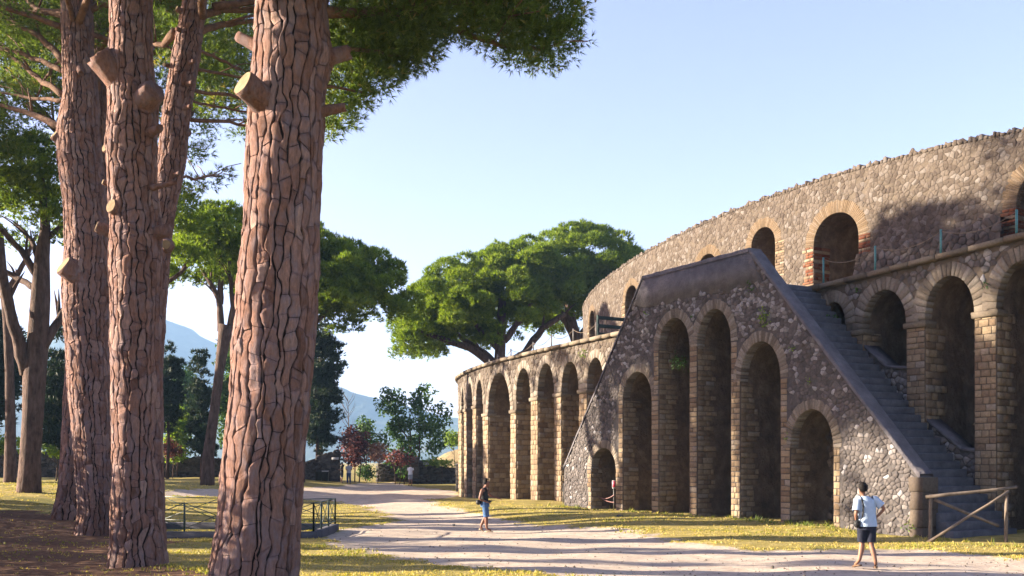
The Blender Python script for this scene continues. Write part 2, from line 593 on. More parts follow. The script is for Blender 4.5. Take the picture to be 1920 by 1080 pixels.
ld = np.where(inside(LITTER, GX, GY), 1, -1) * edge_dist(LITTER, GX, GY)
lit = sstep(-0.6, 0.6, ld + wobble(GX, GY, 0.7, 1.1, 4))
lit = np.maximum(lit, 0.9 * sstep(2.8, 1.2, np.hypot(GX + 4.4, GY - 17.2)))
GZ = GZ - 0.05 * pathm * (np.hypot(GX, GY) < 120)
nx, ny = len(gx), len(gy)
idx = np.arange(nx * ny).reshape(ny, nx)
quads = np.stack([idx[:-1, :-1], idx[:-1, 1:], idx[1:, 1:], idx[1:, :-1]], -1).reshape(-1, 4)
cellm = (pathm[:-1, :-1] + pathm[1:, 1:] + pathm[:-1, 1:] + pathm[1:, :-1]).ravel() / 4
gverts = np.stack([GX.ravel(), GY.ravel(), GZ.ravel()], 1)

k = NT('ground_cover')
p = k.pos()
big, fine, tiny = k.noise(p, 0.35, 6, 0.65), k.noise(p, 2.2, 6, 0.7), k.noise(p, 14, 5, 0.75)
dust = k.ramp(fine, [(0.25, (0.33, 0.265, 0.205)), (0.5, (0.45, 0.375, 0.30)), (0.75, (0.55, 0.47, 0.385))])
dust = k.mix(0.7, dust, k.ramp(tiny, [(0.3, (0.62, 0.6, 0.58)), (0.55, (1.0, 1.0, 1.0)), (0.75, (1.2, 1.18, 1.15))]), 'MULTIPLY')
gr = k.ramp(fine, [(0.25, (0.14, 0.125, 0.03)), (0.42, (0.26, 0.21, 0.06)), (0.6, (0.35, 0.28, 0.10)), (0.8, (0.40, 0.33, 0.17))])
gr = k.mix(k.ramp(big, [(0.5, (0, 0, 0)), (0.68, (0.7, 0.7, 0.7))]), gr, (0.10, 0.115, 0.028))
gr = k.mix(0.8, gr, k.ramp(tiny, [(0.3, (0.45, 0.45, 0.42)), (0.5, (1, 1, 1)), (0.75, (1.25, 1.25, 1.2))]), 'MULTIPLY')
ned = k.ramp(k.noise(p, 6, 6, 0.75), [(0.3, (0.06, 0.032, 0.02)), (0.55, (0.135, 0.075, 0.045)), (0.75, (0.24, 0.155, 0.09))])
pm = k.math('ADD', k.attr('tone'), k.math('MULTIPLY', k.math('SUBTRACT', k.noise(p, 3.5, 6, 0.75), 0.5), 1.5))
pm = k.ramp(pm, [(0.38, (0, 0, 0)), (0.62, (1, 1, 1))])
lm = k.math('ADD', k.attr('litter'), k.math('MULTIPLY', k.math('SUBTRACT', fine, 0.5), 1.2))
lm = k.ramp(lm, [(0.4, (0, 0, 0)), (0.65, (1, 1, 1))])
c = k.mix(pm, gr, dust)
c = k.mix(lm, c, ned)
hgt = k.math('ADD', k.math('MULTIPLY', tiny, 0.6), k.math('MULTIPLY', fine, 1.0))
k.principled(c, 0.95, k.bump(hgt, 0.05, 0.8), 0.1)
M['ground'] = k.m

def ground_part(name, sel):
    q = quads[sel]
    used, inv = np.unique(q.ravel(), return_inverse=True)
    me = np_mesh(name, gverts[used], inv, np.arange(len(q)) * 4, None, pathm.ravel()[used], True)
    a = me.attributes.new('litter', 'FLOAT', 'POINT')
    a.data.foreach_set('value', lit.ravel()[used].astype(np.float32))
    return link(name, me, M['ground'], None, 'structure')
ground_part('ground', cellm <= 0.5)
ground_part('path', cellm > 0.5)

# ------------------------------------------------------------------ mountains far behind (haze box near the end)
M['mountain'] = m_noise('wooded_mountain', [(0.3, (0.03, 0.05, 0.025)), (0.55, (0.06, 0.08, 0.04)), (0.75, (0.13, 0.12, 0.08))], 0.012, bump=6, bscale=0.05)
def mountain(name, prof, D, depth, seed):
    """prof: photo pixels of the ridge; a ridge with real flanks at distance D."""
    xs = np.linspace(prof[0][0], prof[-1][0], 160)
    ys = np.interp(xs, [a for a, b in prof], [b for a, b in prof])
    rows = 26
    V, tone = [], []
    for j in range(rows):
        v = j / (rows - 1) * 2 - 1
        for i, (x, y) in enumerate(zip(xs, ys)):
            X = (x - CX) / F * D
            top = CH + (HY - y) / F * D
            fall = (1 - abs(v)) ** 1.15
            n_ = noise.fractal(Vector((X * 0.006 + seed, v * 2.5, seed)), 1.0, 2.0, 5)
            n2 = noise.fractal(Vector((X * 0.02 + seed, v * 9, seed)), 1.0, 2.0, 4)
            V.append((X + 30 * n_, D + v * depth, max(-0.5, top * fall + (16 * n_ + 5 * n2) * (1 - fall) * 3 * fall + 1.5 * n2 * fall)))
    n = len(xs)
    fs_ = [(j * n + i, j * n + i + 1, (j + 1) * n + i + 1, (j + 1) * n + i) for j in range(rows - 1) for i in range(n - 1)]
    return link(name, poly_mesh(name, V, fs_, None, True), M['mountain'], None, 'structure')
mountain('mountain', [(-900, 866), (-500, 800), (-150, 690), (60, 615), (180, 578), (260, 566), (305, 582), (345, 600), (400, 628), (480, 676), (560, 716), (640, 760), (760, 830), (860, 866)], 2600, 900, 3)
mountain('hill', [(300, 866), (420, 770), (520, 725), (600, 713), (645, 724), (690, 740), (727, 750), (780, 765), (830, 776), (880, 782), (950, 790), (1050, 810), (1200, 866)], 2150, 500, 9)

# ------------------------------------------------------------------ masonry kit
def clip(poly, nx_, ny_, c):
    out = []
    n = len(poly)
    for i in range(n):
        a, b = poly[i], poly[(i + 1) % n]
        da, db = nx_ * a[0] + ny_ * a[1] - c, nx_ * b[0] + ny_ * b[1] - c
        if da <= 0:
            out.append(a)
        if (da < 0 < db) or (db < 0 < da):
            t = da / (da - db)
            out.append((a[0] + t * (b[0] - a[0]), a[1] + t * (b[1] - a[1])))
    return out

def cells(x0, x1, y0, y1, size, aspect=1.0, jit=0.5, rng=R, keep=None):
    """Irregular polygons (Voronoi cells of a jittered grid) covering a rectangle; aspect > 1 makes them tall."""
    nxc = max(2, int(math.ceil((x1 - x0) / size)))
    nyc = max(2, int(math.ceil((y1 - y0) / (size * aspect))))
    sy = size * aspect
    pts = {}
    for j in range(-2, nyc + 2):
        for i in range(-2, nxc + 2):
            pts[i, j] = ((i + 0.5 + 0.5 * (j % 2) - 0.25 + rng.uniform(-jit, jit)), (j + 0.5 + rng.uniform(-jit, jit)))
    nb = sorted([(a, b) for a in range(-2, 3) for b in range(-2, 3) if (a, b) != (0, 0)], key=lambda t: t[0] ** 2 + t[1] ** 2)
    out = []
    for j in range(nyc):
        for i in range(nxc):
            cx_, cy_ = pts[i, j]
            if keep and not keep(x0 + cx_ * size, y0 + cy_ * sy):
                continue
            poly = [(cx_ - 1.5, cy_ - 1.5), (cx_ + 1.5, cy_ - 1.5), (cx_ + 1.5, cy_ + 1.5), (cx_ - 1.5, cy_ + 1.5)]
            for a, b in nb:
                q = pts.get((i + a, j + b))
                if q is None:
                    continue
                dx, dy = q[0] - cx_, q[1] - cy_
                poly = clip(poly, dx, dy, (q[0] ** 2 + q[1] ** 2 - cx_ ** 2 - cy_ ** 2) / 2)
                if len(poly) < 3:
                    break
            if len(poly) >= 3:
                out.append([(x0 + px_ * size, y0 + py_ * sy) for px_, py_ in poly])
    return out

def shape(mp, poly, h, joint=0.012, bev=0.03, depth=0.03, rough=0.3, dome=0.2):
    """One stone: pushed-back base ring, edge ring, bevelled face with a slightly domed middle."""
    n = len(poly)
    cx_ = sum(a for a, b in poly) / n
    cy_ = sum(b for a, b in poly) / n
    def inset(j):
        o = []
        for a, b in poly:
            dx, dy = a - cx_, b - cy_
            o.append((cx_ + math.copysign(max(abs(dx) - j, 0.3 * abs(dx)), dx), cy_ + math.copysign(max(abs(dy) - j, 0.3 * abs(dy)), dy)))
        return o
    q0, q1 = inset(joint), inset(joint + bev)
    v = [mp.P(a, b, -depth) for a, b in q0]
    v += [mp.P(a, b, h * 0.55) for a, b in q0]
    v += [mp.P(a, b, h * (1 + R.uniform(-rough, rough))) for a, b in q1]
    v.append(mp.P(cx_, cy_, h * (1 + dome + R.uniform(-rough, rough))))
    f = []
    for i in range(n):
        k_ = (i + 1) % n
        f.append((i, k_, n + k_, n + i))
        f.append((n + i, n + k_, 2 * n + k_, 2 * n + i))
        f.append((2 * n + i, 2 * n + k_, 3 * n))
    return v, f

PIECES = []
def put(parent, name, mat, v, f, tone=None):
    xs, ys = zip(*[proj(p) for p in v])
    x0, x1, y0, y1 = max(min(xs), 0), min(max(xs), 1920), max(min(ys), 0), min(max(ys), 1080)
    size = math.sqrt(max(x1 - x0, 0) * max(y1 - y0, 0)) if x1 > x0 and y1 > y0 else 0
    if tone is None:
        tone = R.random()
    PIECES.append((parent, name, mat, v, f, tone, size, (sum(xs) / len(xs), sum(ys) / len(ys))))

def flush(limits, hidden=None):
    """The largest in view become objects of their own, the rest one joined part per wall."""
    by = {}
    for p in PIECES:
        by.setdefault(p[1], []).append(p)
    rest = {}
    for name, ps in by.items():
        lim = limits.get(name, 0)
        if hidden:
            ps.sort(key=lambda p: -(0 if hidden(p) else p[6]))
        else:
            ps.sort(key=lambda p: -p[6])
        for i, (par, nm, mat, v, f, tone, size, c) in enumerate(ps):
            if i < lim and size > 0 and not (hidden and hidden(ps[i])):
                me = poly_mesh(nm, v, f, [tone] * len(v))
                link(nm, me, M[mat], par)
            else:
                rest.setdefault((par, nm, mat), []).append((v, f, tone))
    for (par, nm, mat), ps in rest.items():
        mb = MB()
        for v, f, tone in ps:
            mb.add(v, f, tone)
        mb.build({'stone': 'rubble', 'block': 'blockwork', 'voussoir': 'arch_stones', 'brick': 'brickwork', 'cornice_slab': 'cornice', 'coping_stone': 'wall_top'}.get(nm, nm), M[mat], par, 'stuff')
    PIECES.clear()

class Opening:
    """Arched opening: s0..s1 wide, springing at zs, crown at zt."""
    def __init__(self, s0, s1, z0, zs, zt, tk=0.4, depth=2.0):
        self.s0, self.s1, self.z0, self.zs, self.zt, self.tk, self.depth = s0, s1, z0, zs, zt, tk, depth
        self.c, self.rx, self.rz = (s0 + s1) / 2, (s1 - s0) / 2, zt - zs
    def loop(self, n=20):
        q = [(self.s0, self.z0)]
        m = max(2, int((self.zs - self.z0) / 1.2))
        q += [(self.s0, self.z0 + (self.zs - self.z0) * i / m) for i in range(1, m)]
        for i in range(n + 1):
            a = math.pi * (1 - i / n)
            q.append((self.c + self.rx * math.cos(a), self.zs + self.rz * math.sin(a)))
        q += [(self.s1, self.zs - (self.zs - self.z0) * i / m) for i in range(1, m)]
        q.append((self.s1, self.z0))
        return q
    def covers(self, s, z, grow=0.0):
        if z < self.zs:
            return self.s0 - grow < s < self.s1 + grow and z > self.z0 - grow
        return ((s - self.c) / (self.rx + grow)) ** 2 + ((z - self.zs) / (self.rz + grow)) ** 2 < 1

class JambMap:
    """The far jamb of an opening: u goes in from the wall face, o out of the jamb into the opening."""
    def __init__(self, mp, s1, sign=-1):
        self.mp, self.s1, self.sign = mp, s1, sign
    def P(self, u, z, o=0.0):
        return self.mp.P(self.s1 + self.sign * o, z, -u)

def wall_face(mp, outline, openings, step=0.9):
    """Front face with real openings."""
    pts, edges = [], []
    def ring(loop, sub):
        st = len(pts)
        n = len(loop)
        for i in range(n):
            a, b = loop[i], loop[(i + 1) % n]
            m = max(1, int(math.hypot(b[0] - a[0], b[1] - a[1]) / sub)) if sub else 1
            for j in range(m):
                pts.append((a[0] + (b[0] - a[0]) * j / m, a[1] + (b[1] - a[1]) * j / m))
        for i in range(st, len(pts)):
            edges.append((i, i + 1 if i + 1 < len(pts) else st))
    ring(outline, step)
    for o in openings:
        ring(o.loop(), 0)
    s0, s1 = min(a for a, b in outline), max(a for a, b in outline)
    z0, z1 = min(b for a, b in outline), max(b for a, b in outline)
    s = s0 + step / 2
    while s < s1:
        z = z0 + step / 2
        while z < z1:
            if inside(outline, s, z) and edge_dist(outline, s, z) > step * 0.35 and not any(o.covers(s, z, step * 0.35) for o in openings):
                pts.append((s, z))
            z += step * 1.6
        s += step
    v2, e2, f2, *_ = delaunay_2d_cdt([Vector(q) for q in pts], edges, [], 0, 1e-5)
    fs_ = []
    for f in f2:
        cx_ = sum(v2[i][0] for i in f) / 3
        cy_ = sum(v2[i][1] for i in f) / 3
        if inside(outline, cx_, cy_) and not any(bool(inside(o.loop(), cx_, cy_)) for o in openings):
            fs_.append(tuple(f)[::-1])
    return [mp.P(q[0], q[1], 0) for q in v2], fs_

def niche(mp, o):
    """Jambs, vault and back wall of an opening, going in from the face."""
    lp = o.loop()
    n = len(lp)
    ks = 4
    v, f = [], []
    for j in range(ks + 1):
        for a, b in lp:
            v.append(mp.P(a, b, -o.depth * j / ks))
    for j in range(ks):
        for i in range(n - 1):
            f.append((j * n + i, j * n + i + 1, (j + 1) * n + i + 1, (j + 1) * n + i))
    f.append(tuple(ks * n + i for i in range(n)))
    return v, f

def arch_ring(parent, mp, o, mat='voussoir', w=0.2, name='voussoir', h=0.035, depth=0.35, pointy=0.0):
    arc = math.pi * (o.rx + o.rz + o.tk) / 2
    n = max(9, int(arc / w)) | 1
    for i in range(n):
        a0, a1 = math.pi * i / n, math.pi * (i + 1) / n
        out = o.tk * R.uniform(0.9, 1.08)
        q = []
        for a, k_ in ((a0, -0.015), (a1, -0.015), (a1, out), (a0, out)):
            q.append((o.c + (o.rx + k_) * math.cos(a), o.zs + (o.rz + k_) * math.sin(a)))
        v, f = shape(mp, q, h * R.uniform(0.7, 1.3), 0.008, 0.014, depth, 0.15, 0.05)
        put(parent, name, mat, v, f)

def coursed(parent, mp, u0, u1, z0, z1, ch, lw, name='block', mat='block', h=0.022, depth=0.06, ragged=0.0, skip=None, joint=0.006, matf=None):
    """Coursed blocks between u0..u1 (both may be functions of z)."""
    z = z0
    j = 0
    while z < z1 - 0.04:
        c_ = min(ch * R.uniform(0.85, 1.18), z1 - z)
        a = u0
        b = u1 + (R.uniform(-ragged, ragged) if ragged else 0)
        x = a
        first = True
        while x < b - 0.03:
            w = lw * R.uniform(0.7, 1.35)
            if first and j % 2:
                w *= 0.6
            first = False
            if b - x - w < lw * 0.35:
                w = b - x
            if not (skip and skip(x + w / 2, z + c_ / 2)):
                jt = 0.012
                q = [(x + R.uniform(0, jt), z + R.uniform(0, jt)), (x + w - R.uniform(0, jt), z + R.uniform(0, jt)),
                     (x + w - R.uniform(0, jt), z + c_ - R.uniform(0, jt)), (x + R.uniform(0, jt), z + c_ - R.uniform(0, jt))]
                v, f = shape(mp, q, h * R.uniform(0.5, 1.5), joint, 0.016, depth, 0.25, 0.15)
                put(parent, name, matf(j) if matf else mat, v, f)
            x += w
        z += c_
        j += 1

def rubble(parent, mp, box, size, keep, mat='rubble', h=0.035, joint=0.013, aspect=1.0, clips=(), name='stone', density=1.0, tonef=None):
    s0, s1, z0, z1 = box
    for q in cells(s0, s1, z0, z1, size, aspect, keep=keep):
        if density < 1 and R.random() > density:
            continue
        for nx_, ny_, c_ in clips:
            q = clip(q, nx_, ny_, c_)
            if len(q) < 3:
                break
        if len(q) < 3:
            continue
        if max(a for a, b in q) - min(a for a, b in q) < 0.05 or max(b for a, b in q) - min(b for a, b in q) < 0.05:
            continue
        v, f = shape(mp, q, h * R.uniform(0.5, 1.6), joint, size * 0.05, 0.03, 0.25, 0.08)
        put(parent, name, mat, v, f, tonef(q) if tonef else None)

def prism(mp, poly, o0, o1):
    n = len(poly)
    v = [mp.P(a, b, o0) for a, b in poly] + [mp.P(a, b, o1) for a, b in poly]
    f = [tuple(range(n)), tuple(range(n, 2 * n))[::-1]]
    f += [(i, n + i, n + (i + 1) % n, (i + 1) % n) for i in range(n)]
    return v, f

# ------------------------------------------------------------------ the amphitheatre
BASE = (ANC[0], ANC[1], 0.0)
amph = thing('amphitheatre', 'huge curved ancient stone amphitheatre with two tiers of brick ringed arches and an outer staircase', 'amphitheatre', BASE)
def part(name, v, f, mat, kind=None, tone=None, smooth=False):
    o = link(name, poly_mesh(name, v, f, [0.5 if tone is None else tone] * len(v), smooth), M[mat], amph, kind)
    o.location = (-BASE[0], -BASE[1], -BASE[2])
    return o

# outer stair: its wall
sL, sR = SM.pix(1058, 900)[0], SM.pix(1723, 900)[0]
zL, zR = SM.pix(1058, 878)[1], SM.pix(1723, 893)[1]
aL, zA = SM.pix(1205, 525)
aR, zB = SM.pix(1405, 470)
ZTOP = (zA + zB) / 2
outline = [(sR, -0.8), (sR, zR), (aR, ZTOP), (aL, ZTOP), (sL, zL), (sL, -0.8)]
def stair_open(xl, xr, yt, ys, tk=0.36, depth=2.0):
    s1, s0 = SM.pix(xl, 900)[0], SM.pix(xr, 900)[0]
    xm = (xl + xr) / 2
    zt = SM.pix(xm, yt)[1]
    zs = SM.pix(xm, ys)[1]
    return Opening(s0, s1, -0.6, zs, zt, tk, depth)
SO = [stair_open(1109, 1155, 840, 880, 0.34, 1.3), stair_open(1168, 1222, 697, 748), stair_open(1235, 1293, 596, 652), stair_open(1307, 1371, 579, 645), stair_open(1388, 1464, 640, 712), stair_open(1482, 1563, 767, 840, 0.34, 1.6)]
v, f = wall_face(SM, outline, SO, 1.2)
stair_wall = part('stair_wall', v, f, 'mortar_dark')
for o in SO:
    v, f = niche(SM, o)
    part('niche', v, f, 'niche')
class BackMap:
    def __init__(self, mp, dep):
        self.mp, self.dep = mp, dep
    def P(self, s, z, o=0.0):
        return self.mp.P(s, z, o - self.dep)
def back_stones(parent, mp, o, size=0.22, zlo=-0.3):
    rubble(parent, BackMap(mp, o.depth - 0.004), (o.s0, o.s1, zlo, o.zt), size, lambda s, z: o.covers(s, z, -0.13), 'niche_stone', 0.03, 0.012, 0.85, density=0.93)
for o in SO:
    back_stones(stair_wall, SM, o)
# inner side, end face, coping
slopeR, slopeL = (ZTOP - zR) / (aR - sR), (ZTOP - zL) / (aL - sL)
def topz(s):
    if s < aR:
        return zR + slopeR * (s - sR)
    if s > aL:
        return zL + slopeL * (s - sL)
    return ZTOP
TH = 0.5
inner = [(sR, -0.8), (sR, zR), (aR, ZTOP), (aL, ZTOP), (sL, zL), (sL, -0.8)]
v = [SM.P(a, b, -TH) for a, b in [(sR, zR), (aR, ZTOP), (aL, ZTOP), (sL, zL), (sL - 0.1, zL - 1.6), (aL, ZTOP - 1.6), (aR, ZTOP - 1.6), (sR + 0.1, zR - 1.6)]]
part('parapet', v, [(0, 1, 6, 7), (1, 2, 5, 6), (2, 3, 4, 5)], 'mortar_dark')
mb = MB()
for (s0, z0), (s1, z1) in (((sR - 0.06, zR - 0.06 * slopeR), (aR, ZTOP)), ((aR, ZTOP), (aL, ZTOP)), ((aL, ZTOP), (sL + 0.02, zL + 0.02 * slopeL))):
    th = 0.13
    n = max(3, int(math.hypot(s1 - s0, z1 - z0) / 0.3))
    v, f = [], []
    J_ = lambda k_: R.uniform(-k_, k_)
    for i in range(n + 1):
        t = i / n
        a, b = s0 + (s1 - s0) * t, z0 + (z1 - z0) * t
        sag = J_(0.012)
        v += [SM.P(a, b - 0.02, 0.05 + J_(0.012)), SM.P(a, b + th - 0.035 + sag, 0.05 + J_(0.02)), SM.P(a, b + th + sag, 0.015 + J_(0.015)),
              SM.P(a, b + th + sag, -TH + J_(0.015)), SM.P(a, b + th - 0.03 + sag, -TH - 0.04 + J_(0.02)), SM.P(a, b - 0.02, -TH - 0.04)]
    for i in range(n):
        f += [(i * 6 + j, i * 6 + j + 1, i * 6 + 7 + j, i * 6 + 6 + j) for j in range(5)]
    f += [(0, 1, 2, 3, 4, 5), tuple(n * 6 + j for j in (5, 4, 3, 2, 1, 0))]
    mb.add(v, f, 0.5)
cop = mb.build('coping', M['cement'], amph)
cop.location = (-BASE[0], -BASE[1], 0)
# end faces of the wall
for s_, zz in ((sR, zR), (sL, zL)):
    v = [SM.P(s_, -0.8, 0), SM.P(s_, -0.8, -TH), SM.P(s_, zz, -TH), SM.P(s_, zz, 0)]
    part('wall_end', v, [(0, 1, 2, 3)], 'mortar_dark')
# plastered band under the coping (thicker at the middle)
bz = ZTOP - 1.12
band = [(aR - 0.02, ZTOP - 0.01), (aL + 0.02, ZTOP - 0.01)]
bl, br = sL + (bz - zL) / slopeL - 0.2, sR + (bz - zR) / slopeR + 0.35
for i in range(31):
    t = i / 30
    band.append((bl + (br - bl) * t, bz + 0.22 * noise.noise(Vector((t * 7, 1.5, 0))) + 0.12 * noise.noise(Vector((t * 23, 4.5, 0)))))
band = band[::-1]
v, f = prism(SM, band[::-1], 0.022, -0.02)
part('plaster_band', v, f, 'cement')

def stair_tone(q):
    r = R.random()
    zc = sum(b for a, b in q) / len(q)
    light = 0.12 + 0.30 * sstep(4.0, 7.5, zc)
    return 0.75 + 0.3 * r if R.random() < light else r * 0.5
EDGE = 0.34
def in_pier(s, z):
    for a, b in zip(SO[:-1], SO[1:]):
        if b.s1 - 0.02 < s < a.s0 + 0.02 and z < max(a.zs, b.zs) - 0.05 + (0.0):
            return True
    return False
def stair_keep(s, z):
    if z > topz(s) - 0.06 or z < -0.25 or s < sR + 0.06 or s > sL - 0.05:
        return False
    if bz < z and inside(band, s, z):
        return False
    if any(o.covers(s, z, o.tk + 0.05 if z > o.zs - 0.1 else 0.3) for o in SO):
        return False
    return not in_pier(s, z)
cl = [(-1, 0, -(sR + 0.03)), (1, 0, sL - 0.03)]
nR = math.hypot(slopeR, 1)
cl += [(-slopeR, 1, zR - slopeR * sR - 0.03), (slopeL * -1, 1, zL - slopeL * sL - 0.03)]
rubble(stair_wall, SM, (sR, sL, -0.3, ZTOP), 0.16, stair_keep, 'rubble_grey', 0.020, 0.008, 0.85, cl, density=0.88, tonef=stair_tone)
for o in SO:
    arch_ring(stair_wall, SM, o, w=0.12, h=0.02)
for a, b in zip(SO[:-1], SO[1:]):                 # a is left (further), b right (nearer)
    lo, hi = b.s1, a.s0
    zt = min(a.zs, b.zs) if abs(a.zs - b.zs) < 1 else min(a.zs, b.zs)
    coursed(stair_wall, SM, lo + 0.005, hi - 0.005, -0.3, zt + 0.1, 0.185, (hi - lo) / 2 if hi - lo > 0.45 else (hi - lo))
    if abs(a.zs - b.zs) > 0.5:                    # the taller opening's own jamb strip above
        if a.zs > b.zs:
            coursed(stair_wall, SM, hi - 0.30, hi - 0.005, zt + 0.1, a.zs, 0.185, 0.3, ragged=0.0)
        else:
            coursed(stair_wall, SM, lo + 0.005, lo + 0.30, zt + 0.1, b.zs, 0.185, 0.3)
coursed(stair_wall, SM, SO[0].s1 + 0.005, SO[0].s1 + 0.26, -0.3, SO[0].zs, 0.19, 0.26, ragged=0.06)
coursed(stair_wall, SM, SO[-1].s0 - 0.27, SO[-1].s0 - 0.005, -0.3, SO[-1].zs, 0.2, 0.26, ragged=0.0)
for o in SO:
    jm = JambMap(SM, o.s1)
    coursed(stair_wall, jm, 0.03, 0.75, -0.3, o.zs, 0.19, 0.38, h=0.03, ragged=0.22)
# newel of squared blocks at the foot of the stair
zz = -0.3
for i, hh in enumerate((0.62, 0.52, 0.5, 0.48)):
    top = min(zz + hh, zR - 0.02)
    v, f = shape(SM, [(sR - 0.16, zz), (sR + 0.30, zz), (sR + 0.30 + R.uniform(-0.06, 0.06), top), (sR - 0.16, top)], 0.07, 0.006, 0.02, TH + 0.12, 0.1, 0.0)
    put(stair_wall, 'block', 'rubble', v, f, R.uniform(0.15, 0.5))
    jm = JambMap(SM, sR - 0.16, -1)
    v, f = shape(jm, [(-0.06, zz), (TH + 0.1, zz), (TH + 0.1, top), (-0.06, top)], 0.02, 0.006, 0.02, 0.05, 0.1, 0.0)
    put(stair_wall, 'block', 'rubble', v, f, R.uniform(0.15, 0.5))
    zz = top

# arcade behind the stair
def arc_open(xl, xr, yt, ys, tk=0.42, depth=2.6, z0=-0.8):
    s1, s0 = AM.pix(xl, 900)[0], AM.pix(xr, 900)[0]
    xm = (xl + xr) / 2
    sm = (s0 + s1) / 2
    d = AM.xy(sm)[1]
    zt, zs = CH + (HY - yt) / F * d, CH + (HY - ys) / F * d
    return Opening(s0, s1, z0, zs, zt, tk, depth)
AO_L = [arc_open(865.6, 870.6, 727, 768), arc_open(876.2, 886.6, 718.5, 761), arc_open(893, 905.8, 712, 759), arc_open(915.4, 957.5, 699, 772),
        arc_open(968, 995.5, 690, 748), arc_open(1008.5, 1040, 681, 740), arc_open(1053, 1086, 678, 733), arc_open(1101, 1133, 670, 726)]
AO_R = [arc_open(1539, 1586, 566, 612, 0.44), arc_open(1617, 1700, 543, 612, 0.44), arc_open(1734.5, 1827.5, 517, 592, 0.46), arc_open(1868.5, 1969, 488, 572, 0.46), arc_open(2016, 2125, 455, 548, 0.46)]
zlast = AO_L[1]
s_ = AO_L[0].s1
back = []
for i in range(4):                                # arches that go on round the far bend
    s_ += 1.3
    back.append(Opening(s_, s_ + 2.6, -0.8, zlast.zs, zlast.zt, 0.42, 2.6))
    s_ += 2.6
AO = AO_R[::-1] + AO_L[::-1] + back              # s increasing
sA0, sA1 = AM.pix(2190, 900)[0], min(back[-1].s1 + 1.2, AM.L - 0.5)
top = [(s, ZC(s) - 0.2) for s in np.linspace(sA0, sA1, 60)]
v, f = wall_face(AM, [(sA0, -0.9)] + [(sA1, -0.9)][:0] + top + [(sA1, -0.9)], AO, 0.8)
arcade = part('arcade_wall', v, f, 'mortar')
for o in AO:
    v, f = niche(AM, o)
    part('niche', v, f, 'niche')
def arc_keep(s, z):
    if z > ZC(s) - 0.24:
        return False
    for o in AO:
        if o.covers(s, z, o.tk + 0.06):
            return False
        if o.s0 - 0.7 < s < o.s1 + 0.7 and z < o.zs + 0.05:
            return False
    return z > 4.5
sSplit = AM.pix(1300, 600)[0]
rubble(arcade, AM, (sSplit, back[0].s1, 4.5, 8.6), 0.24, arc_keep, 'rubble', 0.022, 0.009)
rubble(arcade, AM, (sA0, sSplit, 4.5, 9.2), 0.2, arc_keep, 'rubble_grey', 0.025, 0.009)
for o in AO_R + AO_L + back[:2]:
    arch_ring(arcade, AM, o, w=0.2 if o in AO_R else 0.22)
for a, b in zip(AO[:-1], AO[1:]):
    lo, hi = a.s1, b.s0
    if hi - lo > 2.5 or hi <= lo or a in back[2:]:
        continue
    far = a not in AO_R
    zt = min(a.zs, b.zs)
    coursed(arcade, AM, lo + 0.005, hi - 0.005, -0.4, zt - 0.18, 0.27 if far else 0.2, max(0.3, (hi - lo) / 3), h=0.03 if far else 0.022)
    q = [(lo - 0.07, zt - 0.19), (hi + 0.07, zt - 0.19), (hi + 0.09, zt), (lo - 0.09, zt)]
    v, f = shape(AM, q, 0.10, 0.0, 0.02, 0.5, 0.05, 0.0)
    put(arcade, 'impost', 'cornice', v, f)
for o in AO_R + AO_L + back[:1]:
    jm = JambMap(AM, o.s1)
    far = o not in AO_R
    coursed(arcade, jm, 0.03, 1.5 if far else 0.9, -0.4, o.zs - 0.1, 0.27 if far else 0.22, 0.42, h=0.04, ragged=0.3)
for o in AO_R[1:4]:
    back_stones(arcade, AM, o, 0.24, 0.5)
for o in AO_L[3:]:
    back_stones(arcade, AM, o, 0.34)
# cornice slabs
s = sA0
while s < sA1 - 0.3:
    w = R.uniform(0.7, 1.15)
    z1 = ZC(s + w / 2) + R.uniform(-0.012, 0.012)
    v, f = shape(AM, [(s, ZC(s) - 0.2), (s + w, ZC(s + w) - 0.2), (s + w, ZC(s + w) + R.uniform(-0.012, 0.012)), (s, ZC(s) + R.uniform(-0.012, 0.012))], 0.24 + R.uniform(-0.03, 0.03), 0.006, 0.02, 0.6, 0.05, 0.0)
    put(arcade, 'cornice_slab', 'cornice', v, f)
    s += w
# terrace floor
v, f = [], []
ss = np.linspace(sA0, sA1, 90)
for s in ss:
    for o in (-0.3, -4.5, -11.0):
        v.append(AM.P(s, ZC(s) - 0.07, o))
for i in range(len(ss) - 1):
    for j in range(2):
        f.append((i * 3 + j, i * 3 + j + 1, i * 3 + j + 4, i * 3 + j + 3))
part('terrace_floor', v, f, 'cement', smooth=True)

# steps between the stair wall and the arcade
def arcade_off(t):
    q = (AM.p - ANC) @ T2
    o = (AM.p - ANC) @ NIN
    k0 = AM.k
    return float(np.interp(t, q[:k0 + 1], o[:k0 + 1]))
NSTEP = 34
t0, t1 = sR - 0.75, aR - 0.15
ztop_step = ZC(AM.pix(1514, 538)[0]) - 0.05
for i in range(NSTEP):
    z1 = ztop_step * (i + 1) / NSTEP
    ta = t0 + (t1 - t0) * i / NSTEP
    tb = ta + (t1 - t0) / NSTEP * 2.2
    oo = arcade_off((ta + tb) / 2)
    mb = MB()
    q = [(ta, z1 - 0.42), (tb, z1 - 0.42), (tb, z1), (ta, z1)]
    v, f = prism(SM, q, -TH - 0.005, -oo + 0.002)
    bm = bmesh.new()
    vv = [bm.verts.new(p) for p in v]
    for ff in f:
        bm.faces.new([vv[j] for j in ff])
    bmesh.ops.bevel(bm, geom=bm.edges[:], offset=0.03, segments=1, affect='EDGES')
    bm.verts.index_update()
    part('step', [tuple(q.co + Vector((R.uniform(-0.004, 0.004), R.uniform(-0.004, 0.004), R.uniform(-0.006, 0.006)))) for q in bm.verts], [[q.index for q in ff.verts] for ff in bm.faces], 'step')
    bm.free()
